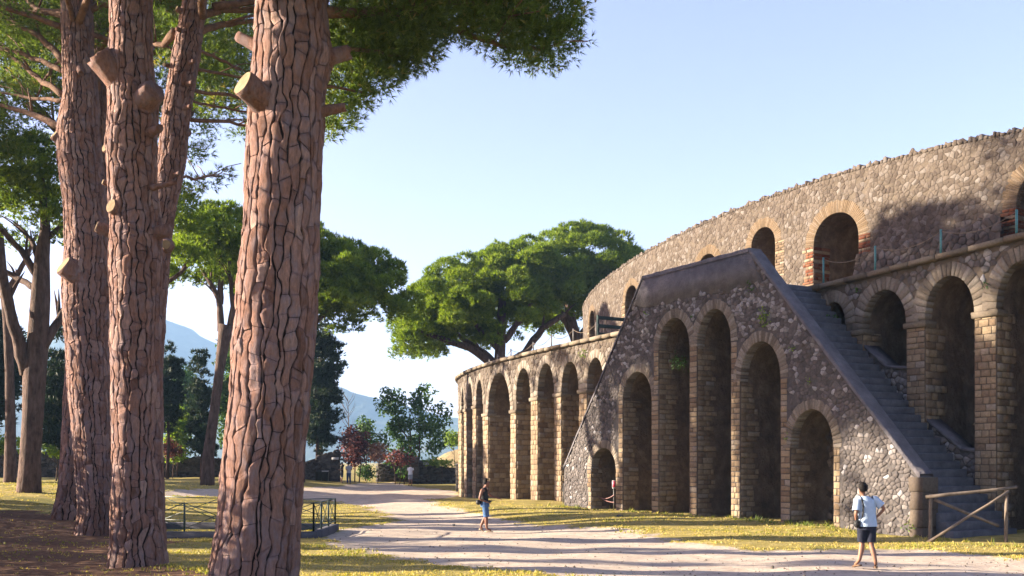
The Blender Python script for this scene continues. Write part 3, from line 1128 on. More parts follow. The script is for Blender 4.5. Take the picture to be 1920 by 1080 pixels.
q = [(t1 + 0.05, ztop_step - 0.3), (aL + 0.5, ztop_step - 0.3), (aL + 0.5, ztop_step), (t1 + 0.05, ztop_step)]
v, f = prism(SM, q, -TH - 0.005, -arcade_off((aL + aR) / 2) - 0.2)
part('landing', v, f, 'step')
# low sloping walls in the arches beside the steps
for pts_ in ([(1619, 652), (1660, 690), (1702, 692)], [(1736, 790), (1800, 845), (1830, 848)]):
    q = [AM.pix(x, y) for x, y in pts_]
    low = [(q[-1][0], q[-1][1] - 1.9), (q[0][0], q[0][1] - 2.4)]
    v, f = prism(AM, q + low, -0.12, -0.75)
    iw = part('infill_wall', v, f, 'mortar_dark')
    for (a, b), (c_, d_) in zip(q[:-1], q[1:]):
        v, f = prism(AM, [(a, b), (c_, d_), (c_, d_ + 0.1), (a, b + 0.1)], -0.04, -0.8)
        link('slab', poly_mesh('slab', v, f, [0.5] * len(v)), M['cement'], iw)
    s0, s1 = q[-1][0], q[0][0]
    ev = lambda s: np.interp(s, [a for a, b in q[::-1]], [b for a, b in q[::-1]])
    class Off:
        def P(self, s, z, o=0.0):
            return AM.P(s, z, o - 0.12)
    rubble(iw, Off(), (s0, s1, q[-1][1] - 1.8, q[0][1]), 0.19, lambda s, z: s0 + 0.05 < s < s1 - 0.05 and z < ev(s) - 0.08, 'rubble_grey', 0.04, 0.014)

# upper wall
def up_open(xl, xr, yt, ys, tk=0.5, depth=3.0):
    s1, s0 = UM.pix(xl, 900)[0], UM.pix(xr, 900)[0]
    d = UM.xy((s0 + s1) / 2)[1]
    return Opening(s0, s1, 7.6, CH + (HY - ys) / F * d, CH + (HY - yt) / F * d, tk, depth)
UO = [up_open(1905, 2010, 312, 376, 0.55), up_open(1525.5, 1610, 399, 452, 0.52), up_open(1408.5, 1453.5, 426, 460, 0.45), up_open(1310, 1343, 476, 500, 0.45), up_open(1172, 1195.5, 535, 562, 0.4), up_open(1104.5, 1114.5, 582, 604, 0.4)]
uA0, uA1 = UM.pix(2080, 900)[0], UM.L - 0.5
top = [(s, ZU(s) - 0.1) for s in np.linspace(uA0, uA1, 60)]
v, f = wall_face(UM, [(uA0, 7.5)] + top + [(uA1, 7.5)], UO, 0.8)
upper = part('upper_wall', v, f, 'mortar')
v, f = [], []
for s in np.linspace(uA0, uA1, 70):
    v += [UM.P(s, ZU(s) - 0.1, 0), UM.P(s, ZU(s) - 0.1, -3.6), UM.P(s, 7.5, -3.6)]
for i in range(69):
    f += [(i * 3, i * 3 + 3, i * 3 + 4, i * 3 + 1), (i * 3 + 1, i * 3 + 4, i * 3 + 5, i * 3 + 2)]
v += [UM.P(uA0, 7.5, 0)]
f.append((0, 1, 2, len(v) - 1))
part('wall_back', v, f, 'mortar')
for o in UO:
    v, f = niche(UM, o)
    part('niche', v, f, 'niche')
def up_keep(s, z):
    if z > ZU(s) + 0.02:
        return False
    for o in UO:
        if o.covers(s, z, o.tk + 0.02):
            return False
        if z < o.zs and (o.s0 - 0.5 < s < o.s1 + 0.5):
            return False
    return z > 8.0
rubble(upper, UM, (uA0, UM.pix(1250, 500)[0], 7.8, 14.6), 0.19, up_keep, 'rubble', 0.011, 0.006, 0.95, density=0.94)
rubble(upper, UM, (UM.pix(1250, 500)[0], UM.s[UM.k] + 5, 7.8, 14.6), 0.23, up_keep, 'rubble', 0.011, 0.007, 0.95, density=0.94)
for o in UO:
    arch_ring(upper, UM, o, 'ring', 0.085, 'brick', 0.012, 0.3)
    jm = JambMap(UM, o.s1)
    mf = lambda j: 'brick' if j % 3 else 'block'
    mf2 = lambda j: 'ring' if j % 4 else 'block'
    for (a, b, rg) in ((o.s0 - 0.62, o.s0 - 0.005, 0), (o.s1 + 0.005, o.s1 + 0.55, 0.14)):
        coursed(upper, UM, a, b, 8.2, o.zs, 0.12, 0.34, 'brick', 'brick', 0.025, 0.05, rg, matf=mf if o in UO[:2] else mf2)
    coursed(upper, jm, 0.02, 0.9, 8.2, o.zs, 0.14, 0.4, 'brick', 'brick', 0.02, 0.04, 0.1, matf=mf if o in UO[:2] else mf2)
# ragged stones along the top of the upper wall
s = uA0
while s < UM.s[UM.k] + 6:
    w = R.uniform(0.1, 0.24)
    hh = R.choice((0.0, 0.01, 0.02, 0.03, 0.05, 0.07, 0.12))
    z0 = ZU(s) - 0.12
    v, f = shape(UM, [(s, z0), (s + w, z0), (s + w * R.uniform(0.7, 1), z0 + hh + 0.1), (s + w * R.uniform(0, 0.3), z0 + hh + 0.1)], 0.05, 0.005, 0.03, R.uniform(0.3, 1.2), 0.3, 0.2)
    put(upper, 'coping_stone', 'rubble', v, f)
    s += w + R.uniform(-0.02, 0.06)
# low stone wall on the terrace in front of the upper wall
lw0, lw1 = UM.pix(1903, 420)[0], UM.pix(1637, 470)[0]
class LowMap:
    def P(self, s, z, o=0.0):
        return UM.P(s, z, o + 0.9)
LM = LowMap()
zlow = lambda s: 10.35 + 0.35 * (lw1 - s) / (lw1 - lw0)
v, f = [], []
for s in np.linspace(lw0, lw1, 24):
    v += [LM.P(s, 8.0, 0), LM.P(s, zlow(s), 0), LM.P(s, zlow(s), -0.8)]
for i in range(23):
    f += [(i * 3, i * 3 + 3, i * 3 + 4, i * 3 + 1), (i * 3 + 1, i * 3 + 4, i * 3 + 5, i * 3 + 2)]
low = part('low_wall', v, f, 'mortar')
rubble(low, LM, (lw0, lw1, 8.0, 11.0), 0.25, lambda s, z: z < zlow(s) - 0.02 and s > lw0 + 0.1, 'rubble', 0.03, 0.010)

STAIR_PX = [(1085, 930), (1085, 870), (1215, 555), (1400, 505), (1700, 895), (1700, 990)]
def hidden(p):
    return p[0] is not stair_wall and bool(inside(STAIR_PX, p[7][0], p[7][1]))
flush({'voussoir': 300, 'block': 300, 'stone': 300, 'brick': 260, 'impost': 40, 'cornice_slab': 120, 'coping_stone': 120}, hidden)

# ------------------------------------------------------------------ vegetation kit
def unit(a):
    return a / np.maximum(np.linalg.norm(a, axis=1, keepdims=True), 1e-9)

def tufts(lobes, n, L, W, k=6, flat=0.75, up=0.35, spread=0.5, shell=0.5, org=(0, 0, 0), zmin=-0.6):
    """Needle tufts filling rounded sprays; one thin triangle per bundle of needles."""
    V, TN = [], []
    for (cx_, cy_, cz_, r) in lobes:
        m = max(6, int(n * r * r))
        d = unit(NR.normal(size=(m, 3)))
        d[:, 2] = np.where(d[:, 2] < zmin, -d[:, 2], d[:, 2])
        rad = r * (shell + (1.08 - shell) * NR.random((m, 1)) ** 0.6)
        lump = 1 + 0.22 * np.sin(d[:, :1] * 5 + cx_ * 3) * np.sin(d[:, 1:2] * 5 + cy_ * 3)
        pos = np.array([cx_, cy_, cz_]) - np.array(org) + d * rad * lump * np.array([1, 1, flat])
        ax = unit(d * np.array([1, 1, 0.8]) + np.array([0, 0, up]) + 0.35 * NR.normal(size=(m, 3)))
        tone0 = np.clip(NR.normal(0.45, 0.22, m) + 0.12 * NR.normal(), 0, 1)
        pos = np.repeat(pos, k, 0)
        ax = np.repeat(ax, k, 0)
        bl = unit(ax + spread * NR.normal(size=(m * k, 3)))
        side = unit(np.cross(bl, NR.normal(size=(m * k, 3)))) * W * 0.5
        ln = L * (0.7 + 0.5 * NR.random((m * k, 1)))
        tri = np.stack([pos - side, pos + side, pos + bl * ln], 1)
        V.append(tri.reshape(-1, 3))
        TN.append(np.repeat(np.clip(np.repeat(tone0, k) + 0.08 * NR.normal(size=m * k), 0, 1), 3))
    V = np.concatenate(V)
    return V, np.concatenate(TN)

def leaves(lobes, n, size, flat=0.85, shell=0.45, org=(0, 0, 0), aspect=0.55):
    """Leaf-sized quads filling rounded clumps."""
    V, TN = [], []
    for (cx_, cy_, cz_, r) in lobes:
        m = max(8, int(n * r * r))
        d = unit(NR.normal(size=(m, 3)))
        rad = r * (shell + (1.1 - shell) * NR.random((m, 1)) ** 0.7)
        pos = np.array([cx_, cy_, cz_]) - np.array(org) + d * rad * np.array([1, 1, flat])
        nm = unit(d + 0.3 * np.array([0, 0, 1]) + 0.8 * NR.normal(size=(m, 3)))
        a = unit(np.cross(nm, NR.normal(size=(m, 3))))
        b = np.cross(nm, a)
        s = size * (0.6 + 0.7 * NR.random((m, 1)))
        a, b = a * s * 0.5, b * s * 0.5 * aspect
        V.append(np.stack([pos - a, pos + b, pos + a, pos - b], 1).reshape(-1, 3))
        TN.append(np.repeat(np.clip(NR.normal(0.5, 0.25, m) + 0.1 * NR.normal(), 0, 1), 4))
    return np.concatenate(V), np.concatenate(TN)

def tri_obj(name, VT, mat, parent, kind=None):
    V, T = VT
    return link(name, tri_mesh(name, V, np.arange(len(V)), T), M[mat], parent, kind)

def quad_obj(name, VT, mat, parent, kind=None):
    V, T = VT
    n = len(V) // 4
    return link(name, np_mesh(name, V, np.arange(len(V)), np.arange(n) * 4, None, T), M[mat], parent, kind)

class BarkMap:
    """Trunk surface: u round the stem (seam at the back), v up it, o outwards."""
    def __init__(self, pts, rad, seed, org):
        self.p = np.array([tuple(p) for p in pts])
        self.r = np.array(rad)
        dl = np.linalg.norm(np.diff(self.p, axis=0), axis=1)
        self.v = np.concatenate([[0], np.cumsum(dl)])
        self.L = self.v[-1]
        self.R0 = float(np.mean(self.r))
        self.seed = seed
        self.org = np.array(org)
    def rad(self, a, v):
        r = np.interp(v, self.v, self.r)
        n_ = noise.noise(Vector((math.cos(a) * 1.1 + self.seed, math.sin(a) * 1.1, v * 0.55)))
        n2 = noise.noise(Vector((math.cos(a) * 2.6 - self.seed, math.sin(a) * 2.6, v * 1.3)))
        return r * (1 + 0.07 * n_ + 0.045 * n2)
    def P(self, u, v, o=0.0):
        a = math.pi / 2 + u / self.R0
        c = np.array([np.interp(v, self.v, self.p[:, i]) for i in range(3)]) - self.org
        r = self.rad(a, v) + o
        return (c[0] + math.cos(a) * r, c[1] + math.sin(a) * r, c[2])

def bark_trunk(root, pts, rad, cw, ch, h, seed, org, joint=0.012):
    """Trunk core (the dark fissures) with raised, wavy-edged bark plates on it."""
    bm_ = BarkMap(pts, rad, seed, org)
    n, m = 22, max(8, int(bm_.L / 0.3))
    v, f = [], []
    for j in range(m + 1):
        vv = bm_.L * j / m
        for i in range(n):
            v.append(bm_.P(2 * math.pi * bm_.R0 * i / n, vv, -0.012))
    for j in range(m):
        for i in range(n):
            f.append((j * n + i, j * n + (i + 1) % n, (j + 1) * n + (i + 1) % n, (j + 1) * n + i))
    tr = link('trunk', poly_mesh('trunk', v, f, [0.5] * len(v), True), M['bark_core'], root)
    mb = MB()
    W_ = 2 * math.pi * bm_.R0
    ncol = max(6, int(W_ / cw))
    cwr = W_ / ncol
    def edge(k_, v_):
        if k_ <= 0:
            return 0.0
        if k_ >= ncol:
            return W_
        a_ = noise.noise(Vector((k_ * 7.31 + seed * 3.1, v_ / ch * 0.42, seed))) * 1.05
        a_ += noise.noise(Vector((k_ * 3.77 - seed, v_ / ch * 1.5, seed + 9))) * 0.85
        a_ += noise.noise(Vector((k_ * 5.1, v_ / cw * 1.5, seed + 4))) * 0.34
        return (k_ + a_ * 0.62) * cwr
    for c_ in range(ncol):
        v0 = -R.uniform(0, ch)
        sl0 = 0.0
        while v0 < bm_.L:
            ln = ch * R.choice((0.45, 0.7, 0.9, 1.2, 1.6)) * R.uniform(0.8, 1.2)
            v1 = min(v0 + ln, bm_.L)
            sl1 = R.uniform(-0.5, 0.5) * cwr
            va = max(v0, 0.0)
            if v1 - va > 0.05:
                m_ = max(2, int((v1 - va) / (cw * 0.5)))
                hh = h * R.uniform(0.35, 1.1)
                jt = joint * R.uniform(0.35, 1.1)
                gap = R.uniform(0.002, 0.007)
                vv, ff, skip_ = [], [], False
                for i in range(m_ + 1):
                    t = i / m_
                    row = va + (v1 - va) * t
                    eL, eR = edge(c_, row), edge(c_ + 1, row)
                    wd = eR - eL - 2 * jt
                    if wd < 0.012:
                        md_ = (eL + eR) / 2
                        eL, eR, wd = md_ - 0.006 - jt, md_ + 0.006 + jt, 0.012
                    pinch = 0.25 if i in (0, m_) else 0.0
                    L_, R_ = eL + jt + wd * pinch * 0.3, eR - jt - wd * pinch * 0.3
                    bv = min(cw * 0.06, (R_ - L_) * 0.2)
                    ends = i in (0, m_)
                    row_ = [(L_, -0.03), (L_ + bv * 0.25, hh * 0.75)] + [(L_ + bv + (R_ - L_ - 2 * bv) * w_, hh) for w_ in (0, 0.26, 0.5, 0.74, 1)] + [(R_ - bv * 0.25, hh * 0.75), (R_, -0.03)]
                    for q_, (uu, oo) in enumerate(row_):
                        tt = (uu - eL) / max(eR - eL, 1e-3) - 0.5
                        sl = (sl0 * (1 - t) + sl1 * t) * tt * 2
                        rr_ = row + sl + (gap if i == 0 else -gap if i == m_ else 0)
                        if 0 < q_ < 8:
                            n_ = noise.noise(Vector((uu / cw * 2.6, rr_ / cw * 0.9, seed + 2)))
                            oo *= 1 + 0.5 * (math.floor(n_ * 3.5) / 3.5) + 0.25 * noise.noise(Vector((uu / cw * 6, rr_ / cw * 3, seed)))
                            if ends:
                                oo *= 0.8
                        vv.append(bm_.P(min(max(uu, 0), W_), min(max(rr_, 0), bm_.L), oo))
                for i in range(m_):
                    ff += [(i * 9 + j, i * 9 + j + 1, i * 9 + 10 + j, i * 9 + 9 + j) for j in range(8)]
                for i in (0, m_):
                    ff += [(i * 9, i * 9 + 1, i * 9 + 7, i * 9 + 8), tuple(i * 9 + j for j in (1, 2, 3, 4, 5, 6, 7))]
                mb.add(vv, ff, min(1, max(0, R.gauss(0.5, 0.24))))
            v0 = v1
            sl0 = sl1
    mb.build('bark', M['bark'], tr, 'stuff')
    return bm_, tr

def prof_path(prof, d):
    """Photo outline of a trunk (y, x left, x right) to points and radii at distance d."""
    pts, rad = [], []
    for y, xl, xr in prof:
        pts.append(px((xl + xr) / 2, y, d))
        rad.append((xr - xl) / 2 / F * d)
    return pts, rad

def stub(root, a, b, r0, r1, org, cut='cutwood', name='branch_stub'):
    """Sawn or broken branch stump: barky, flared at the trunk, with its end face."""
    a, b = Vector(a) - Vector(org), Vector(b) - Vector(org)
    n, m = 16, 9
    d = (b - a)
    ax = d.normalized()
    e1 = ax.cross(Vector((0.1, 0.2, 1))).normalized()
    e2 = ax.cross(e1)
    sd_ = R.uniform(0, 50)
    v, f = [], []
    for j in range(m):
        t = j / (m - 1)
        r = (r0 * (1.0 + 0.28 * (1 - t) ** 3)) * (1 - t) + r1 * t
        for i in range(n):
            an = 2 * math.pi * i / n
            k_ = 1 + 0.13 * noise.noise(Vector((math.cos(an) * 1.6 + sd_, math.sin(an) * 1.6, t * 2))) + 0.13 * noise.noise(Vector((i * 1.7 + sd_, 3, t * 1.2)))
            jag = ax * (0.05 * r1 / 0.15 * noise.noise(Vector((i * 0.9, sd_, 1)))) if (j == m - 1 and not cut) else Vector((0, 0, 0))
            v.append(a + d * t + (e1 * math.cos(an) + e2 * math.sin(an)) * r * k_ + jag)
    for j in range(m - 1):
        f += [(j * n + i, j * n + (i + 1) % n, (j + 1) * n + (i + 1) % n, (j + 1) * n + i) for i in range(n)]
    ring = v[-n:]
    v.append(b - ax * (0.02 if not cut else 0.0))
    f += [((m - 1) * n + i, (m - 1) * n + (i + 1) % n, len(v) - 1) for i in range(n)]
    o = link(name, poly_mesh(name, v, f, [R.uniform(0.2, 0.5)] * len(v)), M['bark'], root)
    if cut:
        vv = [Vector(p) + ax * 0.008 + (b - Vector(p)) * 0.06 for p in ring] + [b + ax * 0.012]
        link('cut_face', poly_mesh('cut_face', vv, [(i, (i + 1) % n, n) for i in range(n)], [0.5] * len(vv)), M[cut], o)
    return o

def limb(root, pts, r0, r1, org, mat='limb', n=7, twigs=0, name='branch'):
    """A tapering branch with side twigs, as one part."""
    pts = [Vector(p) - Vector(org) for p in pts]
    q = []
    for i in range(len(pts) - 1):
        for s in range(4):
            t = s / 4
            p = pts[i].lerp(pts[i + 1], t)
            j = (pts[i + 1] - pts[i]).length * 0.025
            q.append(p + Vector((R.uniform(-j, j), R.uniform(-j, j), R.uniform(-j, j))))
    q.append(pts[-1])
    m = len(q)
    mb = MB()
    rr = [r0 + (r1 - r0) * i / (m - 1) for i in range(m)]
    mb.tube(q, rr, n, True, 0.5, 0.15)
    for _ in range(twigs):
        i = R.randrange(m // 3, m)
        d = (q[min(i + 1, m - 1)] - q[i - 1]).normalized()
        ax = (d + Vector((R.uniform(-1, 1), R.uniform(-1, 1), R.uniform(-0.1, 0.9))) * 0.8).normalized()
        ln = R.uniform(0.6, 1.8)
        mb.tube([q[i], q[i] + ax * ln * 0.5 + Vector((0, 0, 0.08)), q[i] + ax * ln], [rr[i] * 0.5, rr[i] * 0.35, 0.012], 5, True, 0.4)
    return mb.build(name, M[mat], root)

# ------------------------------------------------------------------ the four big umbrella pines at the left, and those just outside the picture
def umbrella_lobes(c, a, z0, z1, n, rmin, rmax, dep=None, seed=1, hole=0.0):
    """Sprays arranged as an umbrella: domed top, ragged underside. a: half width."""
    rr = random.Random(seed)
    out = []
    dep = dep or a
    for i in range(n):
        rho = math.sqrt(rr.uniform(hole, 1.0))
        ph = rr.uniform(0, 2 * math.pi)
        dome = math.sqrt(max(0.0, 1 - rho ** 2 * 0.97))
        zt = z0 + (z1 - z0) * (0.10 + 0.90 * dome)
        t = rr.random() ** 1.8
        zb = z0 + (z1 - z0) * 0.30 * (1 - rho ** 1.5)
        z = zt * (1 - t) + zb * t
        out.append((c[0] + a * rho * math.cos(ph), c[1] + dep * rho * math.sin(ph), z, rr.uniform(rmin, rmax)))
    return out

def clear_front(lobes, dmax=29.0):
    """Leave out sprays that would hang low in front of the trunks."""
    out = []
    for l in lobes:
        x, y = proj(l)
        if l[1] < dmax and x < 640 and y + (l[3] + 0.25) * F / l[1] > -12:
            continue
        out.append(l)
    return out

def near_pine(label, prof, d, base, cell, h, seed, lobes, limbs, stubs, group='tall umbrella pines at the left', tuft=330, ext=None, L=0.19, W=0.021):
    org = Vector(base)
    root = thing('umbrella_pine', label, 'tree', base, group=group)
    pts, rad = prof_path(prof, d)
    pts = [p for p in pts]
    b0 = Vector((pts[0].x + (pts[0].x - pts[1].x) * 0.4, pts[0].y, base[2] - 0.25))
    if pts[0].z - b0.z > 0.1:
        pts.insert(0, b0)
        rad.insert(0, rad[0] * 1.1)
    e = ext or [(0.5, 1.8, 0.85), (0.9, 3.6, 0.62)]
    p0, r0 = pts[-1], rad[-1]
    lean = (pts[-1] - pts[-3]).normalized()
    for _, dz, k_ in e:
        pts.append(p0 + lean * dz)
        rad.append(r0 * k_)
    bark_trunk(root, pts, rad, cell[0], cell[1], h, seed, org)
    for lm in limbs:
        limb(root, lm[0], lm[1], lm[2], org, twigs=lm[3] if len(lm) > 3 else 4)
    for s in stubs:
        stub(root, s[0], s[1], s[2], s[3], org, s[4] if len(s) > 4 else 'cutwood')
    tri_obj('crown', tufts(lobes, tuft, L, W, 7, 0.62, 0.3, 0.42, 0.35, org, -0.9), 'needles', root)
    return root

def spread_limbs(c, z, a, zt, n, r, seed, d0=0.4):
    rr = random.Random(seed)
    out = []
    for i in range(n):
        ph = 2 * math.pi * (i + rr.uniform(-0.3, 0.3)) / n
        st = z + rr.uniform(0.0, 1.8)
        q = []
        for t in (0, 0.3, 0.65, 1.0):
            rho = d0 * 0.5 + a * 0.85 * t
            q.append(Vector((c[0] + rho * math.cos(ph + 0.25 * t), c[1] + rho * math.sin(ph + 0.25 * t), st + (zt - st) * (t ** 0.8) * 0.5 + 0.5 * math.sin(t * 3) * rr.uniform(-0.2, 0.6))))
        out.append((q, r * rr.uniform(0.7, 1.1), 0.03, 7))
    return out

# nearest pine (trunk in front of everything)
D4 = 17.5
b4 = (px(472, 1110, D4).x, D4, gz(-4.4, D4))
lob4 = []
for (x, y, d, r) in [(1010, 20, 19.5, 0.85), (1040, 75, 19.6, 0.62), (985, 60, 19.2, 0.75), (1020, 110, 19.4, 0.42), (975, 105, 19.0, 0.42), (930, 60, 19, 0.62), (930, 15, 18.6, 0.75), (870, 20, 18.4, 0.7), (890, 55, 18.6, 0.42), (960, -30, 19, 0.9), (1050, 20, 19.7, 0.55), (1035, -50, 19.4, 0.9), (860, -40, 18.2, 0.95), (780, 20, 18.2, 0.75), (800, 60, 18.5, 0.5), (730, 40, 18.2, 0.75), (760, 85, 18.6, 0.5), (720, 110, 18.8, 0.5), (780, 110, 19, 0.42), (690, 80, 18.4, 0.7), (650, 50, 18.2, 0.7), (655, 120, 18.5, 0.6), (700, 150, 18.6, 0.5), (735, 140, 18.8, 0.32), (640, 165, 18.4, 0.55), (670, 180, 18.5, 0.36), (620, 215, 18.4, 0.4), (615, 245, 18.4, 0.3), (690, 10, 18, 0.7), (750, -40, 18, 0.9), (715, 70, 19, 0.7), (770, 60, 19.2, 0.6), (660, 95, 19, 0.65), (690, 130, 19, 0.5), (640, 60, 19, 0.7), (820, 20, 19, 0.7), (635, 190, 19, 0.5), (645, 225, 19.2, 0.34), (755, 115, 19.2, 0.4), (960, 20, 19.6, 0.7), (910, 0, 19.4, 0.8), (1000, 70, 19.8, 0.55), (1065, 60, 19.8, 0.35), (800, 95, 18.9, 0.36)]:
    q = px(x, y, d)
    lob4.append((q.x, q.y, q.z, r))
top4 = px(560, -150, D4)
for l in clear_front(umbrella_lobes((top4.x + 0.3, D4 + 0.4), 5.2, 9.9, 14.6, 66, 0.75, 1.25, seed=4)):
    x, y = proj(l)
    rp = (l[3] + 0.2) * F / l[1]
    if (x + rp > 1085 and y + rp > -10) or (x > 600 and y + rp > 30):
        continue
    lob4.append(l)
L4 = [([px(605, 22, D4), px(690, 24, 17.9), px(760, 14, 18.2), px(840, 4, 18.4), px(945, 4, 18.8)], 0.095, 0.04, 3),
      ([px(690, 23, 17.9), px(750, 22, 18.2), px(800, 38, 18.6), px(870, 62, 18.9), px(940, 86, 19.1), px(1015, 92, 19.4)], 0.085, 0.03, 6),
      ([px(600, 100, D4), px(660, 90, 18), px(720, 100, 18.5), px(770, 110, 18.9)], 0.05, 0.02, 0),
      ([px(600, 160, D4 + 0.2), px(640, 165, 18.1), px(690, 175, 18.5)], 0.035, 0.015, 0)]
L4 += spread_limbs((top4.x, D4), 10.8, 5.0, 13.2, 9, 0.13, 5)
S4 = [(px(512, 200, D4 - 0.35), px(455, 156, D4 - 0.75), 0.25, 0.215), (px(600, 112, D4), px(655, 98, D4 + 0.1), 0.15, 0.13, None), (px(490, 90, D4 + 0.3), px(446, 68, D4 + 0.4), 0.11, 0.085), (px(595, 210, D4), px(648, 201, D4 + 0.05), 0.09, 0.075, None)]
pine4 = near_pine('nearest umbrella pine, thickest plated trunk with a pale sawn stub high on its left', [(1085, 394, 554), (1000, 408, 556), (900, 418, 562), (750, 434, 577), (600, 446, 586), (450, 455, 598), (300, 464, 603), (220, 468, 606), (150, 472, 612), (110, 478, 624), (60, 480, 618), (0, 482, 614)], D4, b4, (0.145, 0.42), 0.040, 4.4, lob4, L4, S4, tuft=950, L=0.15, W=0.017)

# pine standing just behind it to the left
D3 = 21.8
b3 = (px(258, 1060, D3).x, D3, gz(-8, D3))
t3 = px(250, -60, D3)
lob3 = clear_front(umbrella_lobes((t3.x, D3 + 0.5), 5.0, 12.4, 16.8, 46, 0.8, 1.25, seed=3))
L3 = spread_limbs((t3.x, D3), 12.6, 4.8, 15.2, 9, 0.12, 6)
S3 = [(px(238, 165, D3 - 0.1), px(184, 104, D3 - 0.4), 0.31, 0.27, None), (px(250, 205, D3 - 0.1), px(292, 170, D3 - 0.4), 0.29, 0.24, None),
      (px(222, 290, D3), px(197, 276, D3 - 0.25), 0.12, 0.1), (px(235, 400, D3 - 0.2), px(208, 386, D3 - 0.5), 0.19, 0.15), (px(222, 440, D3), px(181, 424, D3 - 0.2), 0.15, 0.11), (px(285, 440, D3), px(312, 432, D3 - 0.2), 0.16, 0.13, None),
      (px(225, 355, D3), px(193, 341, D3 - 0.2), 0.07, 0.055), (px(285, 352, D3 - 0.2), px(330, 342, D3 - 0.4), 0.06, 0.04, None), (px(280, 250, D3 - .2), px(300, 240, D3 - .5), 0.1, 0.08, None)]
pine3 = near_pine('knotty umbrella pine with several sawn stubs, its foot left of the green railing', [(1062, 205, 313), (1030, 209, 309), (960, 213, 305), (880, 215, 302), (750, 212, 300), (600, 212, 299), (480, 208, 300), (420, 210, 298), (360, 205, 290), (280, 202, 290), (200, 206, 292), (150, 205, 286), (110, 206, 282), (50, 210, 282), (0, 210, 282)], D3, b3, (0.13, 0.34), 0.036, 3.3, lob3, L3, S3)

# double of it further left
b2 = hit(180, 1001)
D2 = b2.y
t2 = px(140, -90, D2)
lob2 = []
for (x, y, d, r) in [(40, 60, D2 + 1, 0.9), (20, 130, D2 + 1.4, 0.8), (70, 100, D2 + 2, 0.7), (30, 200, D2 + 1.6, 0.65), (75, 190, D2 + 2.4, 0.6), (95, 150, D2 + 2, 0.5), (60, 30, D2 + 2, 0.8), (15, 30, D2, 0.9), (100, 70, D2 + 2, 0.55), (50, 150, D2 + 2.5, 0.6)]:
    q = px(x, y, d)
    lob2.append((q.x, q.y, q.z, r))
lob2 += clear_front(umbrella_lobes((t2.x - 0.6, D2), 5.6, 14.6, 19.0, 50, 0.8, 1.3, seed=8))
L2 = [([px(x, y, d) for x, y, d in q], r, 0.03, 6) for q, r in [
    ([(125, 120, D2), (75, 70, D2 + .6), (20, 35, D2 + 1), (-40, -5, D2 + 1.2)], 0.12), ([(125, 135, D2 + .1), (60, 108, D2 + 1), (0, 88, D2 + 1.4), (-50, 80, D2 + 1.8)], 0.09),
    ([(122, 180, D2 + .1), (70, 145, D2 + .9), (30, 112, D2 + 1.3), (-20, 92, D2 + 1.5)], 0.11), ([(125, 188, D2 + .1), (60, 183, D2 + 1), (0, 174, D2 + 1.5)], 0.07),
    ([(118, 238, D2), (60, 214, D2 + .8), (0, 198, D2 + 1.2), (-60, 190, D2 + 1.5)], 0.12), ([(128, 30, D2), (70, 18, D2 + .6), (30, -15, D2 + 1)], 0.13),
    ([(160, 60, D2), (215, 78, D2 + .8), (250, 100, D2 + 1.2)], 0.09), ([(130, 100, D2 + .2), (100, 125, D2 + 1), (82, 150, D2 + 1.6), (70, 185, D2 + 2)], 0.05)]]
L2 += spread_limbs((t2.x, D2), 15.0, 5.0, 17.5, 8, 0.12, 9)
S2 = [(px(155, 525, D2 - .3), px(118, 497, D2 - .7), 0.36, 0.30), (px(130, 275, D2), px(103, 250, D2 - .3), 0.26, 0.2), (px(190, 620, D2), px(212, 596, D2 - .2), 0.1, 0.05, None), (px(150, 130, D2 - .4), px(152, 138, D2 - .75), 0.1, 0.08, None)]
pine2 = near_pine('umbrella pine with one large pale oval saw cut at mid height on its left side', [(1002, 140, 219), (970, 146, 216), (900, 146, 214), (800, 137, 212), (700, 130, 209), (600, 122, 205), (520, 122, 206), (450, 126, 203), (380, 122, 194), (300, 112, 190), (250, 110, 184), (180, 122, 182), (100, 120, 174), (0, 117, 169)], D2, tuple(b2), (0.13, 0.36), 0.036, 2.2, lob2, L2, S2)

# slimmer leaning pine between and behind them
D5 = 26.5
b5 = Vector((px(262, 1012, D5).x, D5, gz(-9.6, D5)))
t5 = px(385, -60, D5)
lob5 = []
for (x, y, d, r) in [(400, 30, D5 + 1, 0.75), (440, 70, D5 + 1.3, 0.7), (400, 110, D5 + 1.6, 0.6), (450, 140, D5 + 1.8, 0.55), (420, 190, D5 + 1.8, 0.5), (465, 200, D5 + 2, 0.45), (450, 255, D5 + 1.8, 0.32), (470, 240, D5 + 2, 0.35), (395, 205, D5 + 2, 0.4), (310, 50, D5 + 1.5, 0.6), (310, 120, D5 + 2, 0.45), (480, 30, D5 + 1.5, 0.8), (385, 160, D5 + 2, 0.45),
                     (365, 290, D5 + 4, 0.42), (385, 285, D5 + 4.2, 0.35), (395, 340, D5 + 4, 0.42), (420, 325, D5 + 4.2, 0.34), (360, 345, D5 + 4.2, 0.45), (345, 370, D5 + 4.5, 0.4)]:
    q = px(x, y, d)
    lob5.append((q.x, q.y, q.z, r))
lob5 += clear_front(umbrella_lobes((t5.x + 0.3, D5), 5.4, 13.4, 17.6, 42, 0.8, 1.25, seed=12))
